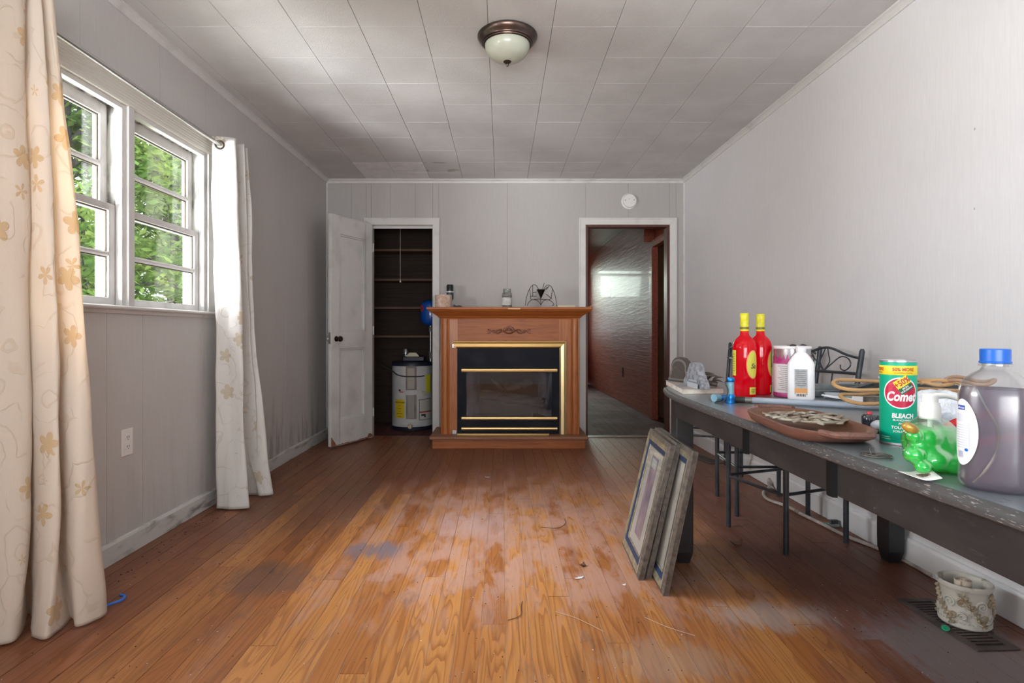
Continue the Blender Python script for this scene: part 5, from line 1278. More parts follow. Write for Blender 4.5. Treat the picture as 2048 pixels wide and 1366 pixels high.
L = decal('label', rect2(.042, .094, 2, 2), lambda v: flat_map(v, c+nn*.0254+Vector((0, 0, .068)), u, (0, 0, 1)), mat('grey label', (.42, .44, .44), .6, col2=(.33, .35, .36), scale=60), t)
decal('orange_band', rect2(.042, .018, 2, 2), lambda v: flat_map(v, c+nn*.0258+Vector((0, 0, .036)), u, (0, 0, 1)), mat('orange print', (.66, .30, .10), .5), L)
decal('barcode_ground', rect2(.034, .014, 2, 2), lambda v: flat_map(v, c+nn*.0258+Vector((0, 0, .020)), u, (0, 0, 1)), m_wht, L)
for i in range(11): decal('bar', rect2(.0012+.0008*(i % 3), .010, 1, 1), lambda v: flat_map(v, c+nn*.0262+u*(-.0145+.0029*i)+Vector((0, 0, .020)), u, (0, 0, 1)), m_ink, L)
for i in range(8): decal('print_line', rect2(.034-.005*(i % 2), .0016, 1, 1), lambda v: flat_map(v, c+nn*.0258+Vector((0, 0, .108-.0075*i)), u, (0, 0, 1)), m_ink, L)

# grey tube lying across the table
t = thing('grey_pipe', 'long pale grey plastic tube lying across the table', 'tube', (1.2, 1.9, TZ+.0112))
P0, P1 = V3((.828, 2.012, TZ+.0112)), V3((1.345, 1.742, TZ+.0112)); dd_ = (P1-P0).normalized()
obj('tube_body', MB().tube([P0+dd_*.055, P1], .0108, 18), mat('pale grey plastic', (.36, .41, .48), .42, col2=(.30, .35, .42), scale=12), t, smooth=True)
obj('end_cap', MB().tube([P0-dd_*.0, P0+dd_*.035], .0111, 18), m_blk, t, smooth=True); obj('collar', MB().tube([P0+dd_*.034, P0+dd_*.058], .0110, 18), mat('dull metal collar', (.20, .19, .18), .4, .6), t, smooth=True)

# wooden dough-bowl tray with slot handles
m_tray = wood('reddish carved wood', (.17, .078, .058), (.10, .045, .032), 'Y', .5)
m_trayin = mat('brown tray hollow', (.19, .085, .042), .5, col2=(.12, .052, .03), scale=9)
tc = V3((.772, 1.440, TZ))
def TL(x, y, z): 
    a_ = -.09; return (tc.x+x*math.cos(a_)-y*math.sin(a_), tc.y+x*math.sin(a_)+y*math.cos(a_), tc.z+z)
t = thing('tray', 'long reddish wooden tray with slot handles lying near the table edge', 'tray', tuple(tc))
base_ = [(.096, -.13), (.099, 0), (.096, .13), (.078, .180), (.050, .205), (0, .209), (-.050, .205), (-.078, .180), (-.096, .13), (-.099, 0), (-.096, -.13), (-.078, -.180), (-.050, -.205), (0, -.209), (.050, -.205), (.078, -.180)]
ol = [tuple(p)[:2] for p in catmull([(x, y, 0) for x, y in base_], 4, closed=True)]; n_ = len(ol)
rr = [(.80, 0), (.93, .010), (.99, .024), (1.0, .029), (.975, .0315), (.94, .029), (.88, .016), (.80, .008), (.5, .006), (.0, .006)]
v = []
for s_, z in rr[:6]: v += [TL(x*s_, y*s_, z) for x, y in ol]
obj('rim', MB().add(v, [(r*n_+i, r*n_+(i+1) % n_, (r+1)*n_+(i+1) % n_, (r+1)*n_+i) for r in range(5) for i in range(n_)]+[tuple(range(n_))]), m_tray, t, smooth=True)
v = []
for s_, z in rr[5:9]: v += [TL(x*s_, y*s_, z) for x, y in ol]
obj('hollow', MB().add(v, [(r*n_+i, r*n_+(i+1) % n_, (r+1)*n_+(i+1) % n_, (r+1)*n_+i) for r in range(3) for i in range(n_)]+[tuple(3*n_+i for i in range(n_))]), m_trayin, t, smooth=True, clean=False)
for s_ in (1, -1):
    pts = [TL(x, y*s_, .029) for x, y in ((.052, .198), (.044, .222), (.034, .238), (0, .241), (-.034, .238), (-.044, .222), (-.052, .198))]
    obj('handle', MB().tube(catmull(pts, 4), .0075, 8), m_tray, t, smooth=True)
# openwork metal leaf trivet in the tray
m_triv = mat('antique pewter leaves', (.36, .33, .27), .5, .2, col2=(.22, .17, .12), scale=35, bump=.4, bscale=90)
kc = (.785, 1.465, TZ+.0305)
t = thing('trivet', 'round openwork trivet of grey leaves lying in the wooden tray', 'trivet', kc)
r_ = random.Random(4)
for ringn, (rad, cnt, L, W_) in enumerate(((.010, 5, .040, .012), (.040, 8, .044, .013), (.066, 12, .036, .012))):
    for i in range(cnt):
        a_ = 2*PI*(i+.37*ringn)/cnt; n1 = 7; v = []
        yaw = a_+r_.uniform(-.5, .5)
        for k in range(n1+1):
            s_ = k/n1; wd = W_*math.sin(PI*(s_*.9+.06))**.7; 
            for q_, zz in ((-1, 0), (0, .004), (1, 0), (0, -.003)): v.append((kc[0]+rad*math.cos(a_)+s_*L*math.cos(yaw)-q_*wd*math.sin(yaw), kc[1]+rad*math.sin(a_)+s_*L*math.sin(yaw)+q_*wd*math.cos(yaw), kc[2]+zz+.004*math.sin(3*s_+i)-.004*(rad < .02)))
        obj('leaf', MB().add(v, [(j*4+q_, j*4+(q_+1) % 4, (j+1)*4+(q_+1) % 4, (j+1)*4+q_) for j in range(n1) for q_ in range(4)]+[(3, 2, 1, 0), tuple(n1*4+q_ for q_ in range(4))]), m_triv, t, smooth='all')
ring((kc[0], kc[1], kc[2]-.001), .055, .0035, (0, 0, 1), m_triv, t, 'inner_ring'); ring((kc[0], kc[1], kc[2]-.001), .088, .0035, (.02, 0, 1), m_triv, t, 'outer_ring')

# green cleanser can with wrapped label
cc_ = (.893, 1.274); R_ = .0352; a0 = math.atan2(-cc_[1], -cc_[0])
m_cgr = mat('green can print', (.0, .37, .22), .38, col2=(.0, .22, .13), scale=2.5, lo=.4, hi=.7); m_cyel = mat('yellow can print', (.72, .58, .03), .4); m_cred = mat('crimson print', (.50, .01, .05), .38)
m_cwh = mat('white can print', (.80, .80, .80), .4); m_cdkr = mat('dark red lettering', (.42, .05, .02), .5); m_cdg = mat('dark green sticker', (.01, .10, .05), .45)
t = thing('cleanser_can', 'tall green cardboard cleanser can with a red oval emblem and yellow band', 'can', (cc_[0], cc_[1], TZ))
obj('can_body', MB().lathe([(.0001, .002), (R_-.001, .002), (R_, .004), (R_, .1845), (.0001, .1845)], (cc_[0], cc_[1], TZ), 64), m_cgr, t, smooth=True)
obj('bottom_rim', MB().lathe([(R_-.003, 0), (R_+.0008, .0005), (R_+.0008, .004), (R_, .005)], (cc_[0], cc_[1], TZ), 64), m_silv, t, smooth=True)
obj('top_rim', MB().lathe([(R_, .1835), (R_+.001, .184), (R_+.001, .1875), (R_-.001, .188), (R_-.003, .1845), (.0001, .1835)], (cc_[0], cc_[1], TZ), 64), m_silv, t, smooth=True)
obj('yellow_band', MB().lathe([(R_+.0003, .1555), (R_+.0005, .156), (R_+.0005, .1755), (R_+.0003, .176)], (cc_[0], cc_[1], TZ), 64), m_cyel, t, smooth=True)
def cmp_(phi, z, e, **k): return lambda v: cyl_map(v, cc_, R_+e, a0, phi, TZ+z, **k)
for phi in (.30, -1.42, 2.0):
    decal('lettering', text_geo('50% MORE', .0098, .0003), cmp_(phi, .1675, .0009, sx=.95), m_cdkr, t)
    decal('lettering', text_geo('CLEANING POWER', .0042), cmp_(phi, .1600, .0009), m_cdkr, t)
decal('emblem_border', disc2(.0345, .0345, 5, 48), cmp_(.16, .116, .0006), m_cwh, t)
decal('emblem', disc2(.0320, .0318, 5, 48), cmp_(.16, .116, .0009), m_cred, t)
decal('lettering', text_geo('Comet', .0255, .0009, .25), cmp_(.16, .1075, .0013, sx=.80, sy=1.1), m_cwh, t)
decal('price_sticker', rect2(.030, .019, 8, 3), cmp_(.20, .1395, .0017, rot=.62), m_cyel, t)
decal('price_sticker_lower', rect2(.030, .014, 8, 3), cmp_(.42, .1265, .0017, rot=.62), m_cdg, t)
decal('lettering', text_geo('+50%', .0145, .0004), cmp_(.20, .1395, .0021, rot=.62, sy=1.15), m_cdkr, t)
decal('lettering', text_geo('MORE\nSCRUBBING', .0052, .0001), cmp_(.42, .1265, .0021, rot=.62), m_cwh, t)
decal('lettering', text_geo('BLEACH', .0135, .0006, .1), cmp_(.26, .0655, .0009, sx=.86), m_cwh, t)
decal('lettering', text_geo('BLANCHIMENT', .0058, .0001, .1), cmp_(.28, .0560, .0009), m_cwh, t)
decal('lettering', text_geo('FOR', .0070, .0001, .1), cmp_(.20, .0480, .0009), m_cwh, t)
decal('lettering', text_geo('TOUGH', .0090, .0002, .1), cmp_(.08, .0395, .0009), m_cwh, t)
decal('lettering', text_geo('SCRUBBING', .0062, .0001, .1), cmp_(.20, .0310, .0009), m_cwh, t)
decal('print_line', rect2(.020, .0006), cmp_(-.72, .0175, .0009), m_cwh, t); decal('print_line', rect2(.022, .0006), cmp_(-.70, .0130, .0009), m_cwh, t)

# wire ring with a small loop
t = thing('wire_ring', 'flat twisted wire ring lying on the table in front of the green can', 'ring', (.752, 1.135, TZ))
v = []
ring((.752, 1.135, TZ+.003), .027, .0016, (0, 0, 1), m_rust, t, 'loop'); ring((.752, 1.135, TZ+.0045), .024, .0012, (.05, .05, 1), m_rust, t, 'loop')
obj('handle', MB().tube(catmull([(.745, 1.14, TZ+.004), (.745, 1.145, TZ+.014), (.754, 1.145, TZ+.015), (.756, 1.14, TZ+.004)], 4), .0008, 5), m_rust, t)
obj('spoke', MB().tube([(.728, 1.13, TZ+.003), (.776, 1.14, TZ+.003)], .0011, 5).tube([(.745, 1.112, TZ+.003), (.757, 1.158, TZ+.003)], .0011, 5), m_rust, t)

# curling paper tag
P = [(.6935, .990), (.771, 1.026), (.728, .934), (.688, .950)]
v = []; nn_ = 8
for i in range(nn_+1):
    for j in range(5):
        a_ = V3((*P[0], 0)).lerp(V3((*P[1], 0)), i/nn_); b_ = V3((*P[3], 0)).lerp(V3((*P[2], 0)), i/nn_); p = a_.lerp(b_, j/4); v.append((p.x, p.y, TZ+.0012+.010*abs(i/nn_-.5)**1.5*1.6+.002*(j/4)))
o = obj('price_tag', MB().add(v, [(i*5+j, i*5+j+1, (i+1)*5+j+1, (i+1)*5+j) for i in range(nn_) for j in range(4)]), mat('white card', (.72, .72, .70), .6), origin=(.73, .98, TZ), clean=False, smooth='all')
o.modifiers.new('s', 'SOLIDIFY').thickness = .0006; tag(o, 'curled white paper tag with a barcode in front of the green soap bottle', 'tag')
for i in range(9):
    x_ = .712+.0045*i; y_ = .962+.0012*i; obj('bar', MB().box(x_+.002, x_+.0032+.0007*(i % 3), y_, y_+.012, TZ+.0036, TZ+.0056), m_ink, o)

# green animal-shaped soap bottle
def blob_mesh(balls, voxel):
    q = MB()
    for c, r in balls: q.ball(c, *(r if isinstance(r, tuple) else (r,)), n=20)
    me = mesh_from('b', q); o = bpy.data.objects.new('b', me); C.objects.link(o)
    m_ = o.modifiers.new('r', 'REMESH'); m_.mode = 'VOXEL'; m_.voxel_size = voxel; s = o.modifiers.new('s', 'SMOOTH'); s.iterations = 12; s.factor = .6
    e = bpy.data.meshes.new_from_object(o.evaluated_get(bpy.context.evaluated_depsgraph_get()))
    r = MB(); r.v = [tuple(p.co) for p in e.vertices]; r.f = [tuple(p.vertices) for p in e.polygons]
    bpy.data.objects.remove(o); bpy.data.meshes.remove(me); bpy.data.meshes.remove(e); return r
balls = [((.786, 1.035, .800), (.048, .042, .049)), ((.795, 1.02, .785), (.040, .034, .034)), ((.76, 1.015, .785), (.028, .026, .030)), ((.762, 1.020, .812), (.030, .028, .026)), ((.732, 1.005, .8165), (.0135, .0135, .0135)), ((.731, 1.003, .7835), (.0175, .0165, .0165)),
         ((.745, 1.010, .798), (.018, .018, .018)), ((.741, .995, .7635), (.0140, .014, .0125)), ((.770, 1.01, .775), (.032, .03, .024)), ((.795, .995, .7695), (.024, .019, .0185)), ((.822, 1.02, .770), (.022, .026, .019)), ((.806, 1.005, .792), (.022, .02, .022)), ((.784, 1.035, .842), (.020, .020, .008))]
t = thing('soap_dispenser', 'clear animal-shaped pump bottle of bright green soap beside the green can', 'soap bottle', (.785, 1.03, TZ))
q = blob_mesh(balls, .0022); q.v = [(x, y, max(z, TZ+.0004)) for x, y, z in q.v]
m_grl = mat_liquid('green soap', (.05, .85, .16), .12, .12); m_clr = gglass('clear plastic', (.94, .98, .95))
obj('clear_body', q, m_clr, t, smooth='all', clean=False)
q = blob_mesh([(c, tuple(a_-.0006 for a_ in r)) for c, r in balls[:-1]], .0022); q.v = [(x, y, min(max(z, TZ+.002), .8275)) for x, y, z in q.v]
obj('liquid_soap', q, m_grl, t, smooth='all', clean=False)
m_pump = mat('translucent white plastic', (.80, .82, .78), .3, spec=.5)
px0, py0 = .784, 1.035
obj('collar', MB().lathe([(.0001, .092), (.0165, .092), (.0165, .112), (.0150, .118), (.0150, .1215), (.0001, .1215)], (px0, py0, TZ), 28, fn=lambda a_, z: 1+.012*math.cos(28*a_)*(z < .118)), m_pump, t, smooth=True)
obj('pump_head', MB().lathe([(.0110, .120), (.0125, .123), (.0130, .136), (.0105, .1375), (.0001, .1385)], (px0, py0, TZ), 24), m_pump, t, smooth=True)
obj('spout', MB().tube(catmull([(px0+.008, py0, TZ+.133), (px0+.025, py0-.004, TZ+.134), (px0+.040, py0-.008, TZ+.130), (px0+.047, py0-.010, TZ+.126)], 4), [.0055, .0055, .0052, .005, .0048, .0045, .0042, .004, .0038, .0036, .0034, .0032, .003], 10), m_pump, t, smooth=True)
obj('dip_tube', MB().tube([(px0, py0, TZ+.02), (px0, py0, TZ+.09)], .004, 10), m_pump, t, smooth=True)
gold = MB().ball((.7165, .992, .8325), .0155, .010, .009, 14, Matrix.Rotation(.45, 3, 'Y')); obj('gold_snout', gold, mat('gold tinted plastic', (.50, .30, .05), .3, .4, col2=(.30, .2, .06), scale=90, bump=.6, bscale=200), t, smooth=True)

# big clear refill bottle with a blue cap
bc = (.790, .905)
m_bcl = gglass('clear refill plastic', (.96, .96, .97), .22); m_bliq = mat_liquid('pale violet soap', (.42, .37, .44), .60, .35)
t = thing('refill_bottle', 'big clear refill bottle of pale violet soap with a blue cap', 'bottle', (bc[0], bc[1], TZ))
th_ = math.atan2(bc[0], bc[1]); th_ = -th_; u = Vector((math.cos(th_), math.sin(th_), 0)); nn = Vector((math.sin(th_), -math.cos(th_), 0))
W_, Dp = .0475, .043
shell = [(W_*.86, Dp*.85, .001), (W_*.96, Dp*.96, .006), (W_, Dp, .016), (W_*.985, Dp, .05), (W_*1.0, Dp, .10), (W_*1.0, Dp, .148), (W_*.96, Dp*.96, .163), (W_*.82, Dp*.84, .175), (W_*.60, Dp*.64, .184), (W_*.42, Dp*.47, .189), (.0172, .0171, .193), (.0170, .0169, .203)]
def er(rings): return rrings(rings, (bc[0], bc[1], TZ), u, nn, 48, 2.5)
obj('clear_shell', er(shell), m_bcl, t, smooth=True)
obj('liquid', er([(a_-.0022, b_-.0022, z+.003) for a_, b_, z in shell[:6]]+[(W_*.96-.002, Dp*.96-.002, .160)]), m_bliq, t, smooth=True)
m_bcap = mat('blue plastic cap', (.012, .11, .47), .32)
obj('cap', MB().lathe([(.0001, .2005), (.0205, .2005), (.0208, .203), (.0195, .204), (.0198, .222), (.0185, .2235), (.0001, .2238)], (bc[0], bc[1], TZ), 48, fn=lambda a_, z: 1+.006*math.cos(60*a_)*(z > .204)*(z < .222)), m_bcap, t, smooth=True)
obj('neck_ring', MB().lathe([(.0172, .196), (.0215, .1965), (.0215, .1995), (.0172, .200)], (bc[0], bc[1], TZ), 40), m_clr, t, smooth=True)
def bmap(cx, z, e):   # wrap onto the left side of the oval body
    def f_(v):
        o_ = []
        for p in v:
            s_ = cx+p[0]/.046; cs, sn = math.sin(s_), math.cos(s_); ee = 2.5
            x = (W_+e)*math.copysign(abs(cs)**(2/ee), cs); y = (Dp+e)*math.copysign(abs(sn)**(2/ee), sn)
            o_.append(tuple(Vector((bc[0], bc[1], TZ))+u*x+nn*y+Vector((0, 0, z+p[1]))))
        return o_
    return f_
L = decal('label', disc2(.0270, .0530, 6, 48), bmap(-.92, .090, .0007), mat('white oval label', (.78, .79, .83), .4), t)
decal('blue_badge', rect2(.018, .0075, 6, 1), bmap(-.97, .129, .0012), mat('blue badge', (.03, .09, .42), .4), L)
decal('lettering', text_geo('softsoap', .0048, .0001), bmap(-.97, .129, .0017), m_cwh, L)
m_lbl = mat('pale blue print', (.42, .46, .62), .5); 
decal('print_block', rect2(.026, .013, 6, 1), bmap(-.99, .1125, .0011), mat('grey blue print', (.62, .65, .74), .5), L)
for i in range(10): decal('print_line', rect2(.030, .0008, 6, 1), bmap(-.93, .101-.004*i, .0012), m_lbl, L)
decal('print_line', rect2(.0008, .042, 1, 4), bmap(-.60, .084, .0012), m_lbl, L)
for i in range(7): decal('bar', rect2(.0009, .011, 1, 1), bmap(-1.13+.045*i, .054, .0012), m_lbl, L)
decal('small_mark', disc2(.0035, .0025, 1, 12), bmap(-.72, .062, .0012), m_bcap, L)
arc = [(-.40, .160), (-.18, .135), (.02, .105), (.05, .085), (.0, .06), (-.22, .030), (-.50, .012)]
obj('grip_groove', MB().tube(catmull([bmap(a_, z, -.0002)([(0, 0, 0)])[0] for a_, z in arc], 4), .0020, 6), m_clr, t, smooth=True)

# ---- heap of oddments between the can and the wall
m_gm = mat('dull grey metal bar', (.22, .25, .26), .4, .4, col2=(.12, .13, .13), scale=14); m_gl2 = mat('pale blue grey tube', (.38, .45, .50), .4)
m_dk = mat('dark folding leg', (.05, .055, .06), .4, .3)
def bar(p0, p1, wd, th, m, par, nm):
    p0, p1 = V3(p0), V3(p1); d_ = (p1-p0).normalized(); s_ = d_.cross(Vector((0, 0, 1))).normalized()*wd/2; q = Vector((0, 0, th/2))
    v = [p0-s_-q, p0+s_-q, p0+s_+q, p0-s_+q, p1-s_-q, p1+s_-q, p1+s_+q, p1-s_+q]
    return obj(nm, MB().add(v, [(3, 2, 1, 0), (4, 5, 6, 7), (0, 1, 5, 4), (1, 2, 6, 5), (2, 3, 7, 6), (3, 0, 4, 7)]), m, par, bevel=.0015)
t = thing('folding_stand', 'collapsed grey metal folding stand lying behind the white plastic bottle', 'stand', (1.45, 2.2, TZ))
bar((1.215, 2.30, TZ+.030), (1.66, 2.16, TZ+.040), .030, .022, m_gm, t, 'rail'); bar((1.205, 2.20, TZ+.012), (1.60, 2.24, TZ+.012), .030, .022, m_gm, t, 'rail')
obj('tube', MB().tube([(1.21, 2.12, TZ+.0135), (1.42, 2.07, TZ+.0135)], .0125, 12), m_gl2, t, smooth=True)
bar((1.26, 2.09, TZ+.030), (1.50, 2.20, TZ+.066), .024, .012, m_dk, t, 'leg'); bar((1.30, 2.03, TZ+.012), (1.54, 2.10, TZ+.052), .022, .010, m_dk, t, 'leg'); bar((1.36, 2.06, TZ+.058), (1.66, 2.00, TZ+.050), .040, .022, m_dk, t, 'leg')
obj('rivet', MB().tube([(1.325, 2.215, TZ+.052), (1.325, 2.215, TZ+.058)], .006, 10).tube([(1.45, 2.175, TZ+.074), (1.45, 2.175, TZ+.080)], .006, 10), m_silv, t)
t = thing('wood_block', 'short wooden block with a white painted end on the table', 'block', (1.32, 1.98, TZ))
obj('block', MB().prism([(1.232, 1.985), (1.255, 1.965), (1.44, 1.965), (1.44, 1.995), (1.25, 2.01)], 'Z', TZ+.0004, TZ+.026), mat('grey weathered timber', (.26, .24, .20), .7, col2=(.14, .12, .10), scale=20), t, bevel=.001)
obj('painted_end', MB().prism([(1.229, 1.984), (1.254, 1.9625), (1.2548, 1.9647), (1.2315, 1.9855)], 'Z', TZ+.0002, TZ+.0262), m_wht, t)
o = obj('plastic_strip', MB().prism([(1.165, 2.06), (1.20, 2.035), (1.32, 1.955), (1.335, 1.945), (1.325, 1.965), (1.21, 2.055)], 'Z', TZ+.0005, TZ+.006).map(lambda x, y, z: (x, y, z+.020*max(0, (1.26-x)/.10))), m_wht, origin=(1.25, 2.0, TZ)); tag(o, 'thin white pointed strip lying in front of the wooden block', 'strip')
m_cord = mat('tan rubber cord', (.52, .31, .13), .5, col2=(.40, .24, .11), scale=20)
t = thing('cord_coil', 'loosely coiled tan cord lying on the heap behind the green can', 'cord', (1.25, 1.80, TZ))
def loopc(cx, cy, rx, ry, z0, tilt, ph0=0, k=28, yaw=0.):
    o_ = []
    for i in range(k):
        a_ = 2*PI*i/k+ph0; x, y = rx*math.cos(a_), ry*math.sin(a_); x, y = x*math.cos(yaw)-y*math.sin(yaw), x*math.sin(yaw)+y*math.cos(yaw)
        o_.append((cx+x, cy+y, z0+tilt*y/ry+.006*math.sin(3*a_+cx*20)))
    return o_
obj('coil', MB().tube(loopc(1.265, 1.80, .205, .085, TZ+.082, .010), .0060, 8, closed=True), m_cord, t, smooth=True)
obj('coil', MB().tube(loopc(1.245, 1.83, .160, .075, TZ+.040, .008, yaw=.2), .0060, 8, closed=True), m_cord, t, smooth=True)
obj('coil', MB().tube(loopc(1.405, 1.70, .068, .045, TZ+.104, .003), .0055, 8, closed=True), mat('brown cord', (.34, .21, .13), .5), t, smooth=True)
obj('knot', MB().tube(catmull([(1.26, 1.70, TZ+.098), (1.31, 1.70, TZ+.106), (1.35, 1.69, TZ+.098), (1.30, 1.68, TZ+.092), (1.27, 1.70, TZ+.10)], 5), .006, 8), m_cord, t, smooth=True)
# crumpled plastic bag
def crumple(c, rx, ry, rz, seed, amp=.25, n_=28):
    q = MB().ball((0, 0, 0), 1, 1, 1, n_); v = []
    for p in q.v:
        p = V3(p); d_ = mnoise.noise(p*2.3+Vector((seed, 0, 0)))*amp+abs(mnoise.noise(p*5+Vector((0, seed, 0))))*amp*.7
        p = p*(1+d_); v.append((c[0]+p.x*rx, c[1]+p.y*ry, max(c[2]+p.z*rz, TZ+.0006)))
    q.v = v; return q
def bag_mat():
    m, nt, b, _ = newmat('thin plastic bag'); n = N(nt); P = n.pos()
    f = n.noise(n.v('ADD', P, (.13, .4, .02)), 13, 2, .4, .6)
    setb(b, n, col=n.mix(n.ss(f, .56, .58), (.70, .74, .80), (.015, .13, .42)), rough=.25, spec=.5, normal=n.bump(n.noise(P, 60, 4, .6, 1.5), .9, .006)); b.inputs['Transmission Weight'].default_value = .0; return m
o = obj('plastic_bag', crumple((1.185, 1.53, TZ+.042), .085, .065, .048, 3.), bag_mat(), origin=(1.185, 1.53, TZ), smooth='all'); tag(o, 'crumpled white and blue plastic shopping bag behind the green soap bottle', 'bag')
o = obj('plastic_wrap', crumple((.965, 1.42, TZ+.014), .030, .022, .016, 8., .4, 18), mat('crinkled clear wrap', (.52, .55, .62), .25, bump=.8, bscale=120), origin=(.965, 1.42, TZ), smooth='all'); tag(o, 'small crumpled clear wrapper between the tray and the green can', 'wrapper')
m_redh = mat('red rubber grip', (.50, .012, .02), .35); m_pinkh = mat('bright red grip', (.72, .05, .08), .35)
t = thing('clamp_tool', 'black clamp tool with a red button behind the tray', 'tool', (1.02, 1.52, TZ))
obj('head', MB().lathe([(.0001, .0), (.016, .0), (.0185, .006), (.0185, .024), (.014, .030), (.0001, .031)], (.985, 1.515, TZ+.001), 20), mat('glossy black plastic', (.02, .025, .035), .2, coat=.5), t, smooth=True)
obj('button', MB().lathe([(.0001, 0), (.007, 0), (.006, .006), (.0001, .007)], (.985, 1.515, TZ+.031), 14), m_redh, t, smooth=True)
obj('handle', MB().tube([(.99, 1.515, TZ+.016), (1.10, 1.46, TZ+.014)], .012, 12), m_blk, t, smooth=True)
t = thing('pliers', 'red handled pliers lying half behind the big clear bottle', 'pliers', (1.05, 1.33, TZ))
obj('handle', MB().tube(catmull([(.985, 1.27, TZ+.022), (1.02, 1.285, TZ+.040), (1.07, 1.27, TZ+.062), (1.12, 1.24, TZ+.070)], 5), .0085, 12), m_redh, t, smooth=True)
obj('handle', MB().tube(catmull([(.97, 1.19, TZ+.010), (1.0, 1.185, TZ+.016), (1.05, 1.18, TZ+.028), (1.10, 1.17, TZ+.030)], 5), .0085, 12), m_pinkh, t, smooth=True)
obj('jaw', MB().tube([(.90, 1.36, TZ+.012), (.95, 1.32, TZ+.014), (.985, 1.272, TZ+.022)], [.006, .010, .009], 10).tube([(.93, 1.36, TZ+.010), (.96, 1.28, TZ+.012), (.972, 1.192, TZ+.010)], [.006, .010, .008], 10), m_dk, t, smooth=True)
obj('spring_arm', MB().tube([(1.0, 1.25, TZ+.02), (1.09, 1.215, TZ+.042)], .007, 10), m_dk, t, smooth=True)

# ================================================================== picture frames leaning on the table leg
m_fsil = mat('distressed silver wood', (.16, .14, .12), .42, col2=(.085, .072, .062), scale=45, bump=.3, bscale=120, lo=.35, hi=.7, metal=.3)
m_fgold = mat('worn gold leaf', (.40, .35, .23), .38, .35, col2=(.20, .18, .14), scale=22)
m_fnavy = mat('navy frame band', (.025, .045, .10), .35); m_mat = mat('cream mat board', (.45, .44, .40), .7, col2=(.36, .35, .31), scale=7)
def art():
    m, nt, b, _ = newmat('faded print'); n = N(nt); P = n.pos()
    f = n.noise(n.scale(P, 9, 9, 5), 1, 5, .6)
    setb(b, n, col=n.mix(n.ss(f, .3, .7), (.18, .15, .19), (.36, .31, .36)), rough=.12, spec=.5); return m
m_art = art(); m_fglz = mat_pane('picture glass', (1, 1, 1), .10)
def pframe(B, wd, up, W_, H, label, th=.022, rail=.050):
    B, wd, up = V3(B), V3(wd).normalized(), V3(up).normalized(); n_ = up.cross(wd).normalized()   # towards the room (-x)
    if n_.x > 0: n_ = -n_
    t = thing('picture_frame', label, 'picture frame', tuple(B), 'picture frames leaning on the table leg')
    def P(a_, b_, d_): return tuple(B+wd*a_+up*b_+n_*d_)
    def quad(i0, i1, d0, d1, m, nm, par=t):
        """mitred moulding: outer inset i0 at height d0 to inner inset i1 at height d1"""
        o_ = None
        for k in range(4):
            def cor(i, k): return ((i, i), (W_-i, i), (W_-i, H-i), (i, H-i))[k % 4]
            a_, b_, c_, e_ = cor(i0, k), cor(i0, k+1), cor(i1, k+1), cor(i1, k)
            v = [P(*a_, d0), P(*b_, d0), P(*c_, d1), P(*e_, d1), P(*a_, -th), P(*b_, -th), P(*c_, -th), P(*e_, -th)]
            obj(nm, MB().add(v, [(0, 1, 2, 3), (7, 6, 5, 4), (0, 4, 5, 1), (1, 5, 6, 2), (2, 6, 7, 3), (3, 7, 4, 0)]), m, par)
    quad(0, .018, -.004, .004, m_fsil, 'outer_rail'); quad(.018, rail-.008, .004, .0, m_fgold, 'gold_rail')
    quad(rail-.008, rail+.014, -.001, -.006, m_fnavy, 'navy_band'); quad(rail+.014, rail+.018, -.004, -.007, m_fgold, 'bead_slip')
    i = rail+.016
    def plate(i_x, j0, j1, d_, m, nm):
        v = [P(i_x, j0, d_), P(W_-i_x, j0, d_), P(W_-i_x, j1, d_), P(i_x, j1, d_)]; v += [P(i_x, j0, d_-.002), P(W_-i_x, j0, d_-.002), P(W_-i_x, j1, d_-.002), P(i_x, j1, d_-.002)]
        return obj(nm, MB().add(v, [(0, 1, 2, 3), (7, 6, 5, 4), (0, 4, 5, 1), (1, 5, 6, 2), (2, 6, 7, 3), (3, 7, 4, 0)]), m, t)
    plate(i, i, H-i, -.010, m_mat, 'mat_board'); plate(W_*.36, H*.20, H*.83, -.0085, m_art, 'print'); plate(W_*.40, H*.74, H*.81, -.0078, mat('faded sky print', (.38, .42, .40), .15), 'print_sky')
    plate(i, i, H-i, -.0068, m_fglz, 'glazing'); plate(.004, .004, H-.004, -th-.001, m_tape, 'backing')
    return t
pframe((.546, 2.278, .001), (.048, .9988, 0), (.133, 0, .548), .394, .564, 'foremost leaning picture frame, silver and gold with a navy inner band')
pframe((.580, 2.292, .001), (.040, .9992, 0), (.125, 0, .549), .380, .566, 'middle leaning picture frame, mostly hidden between the other two')
pframe((.606, 2.142, .001), (.030, .9995, 0), (.117, 0, .549), .545, .562, 'rear leaning picture frame, closest to the table leg and nearest the camera')

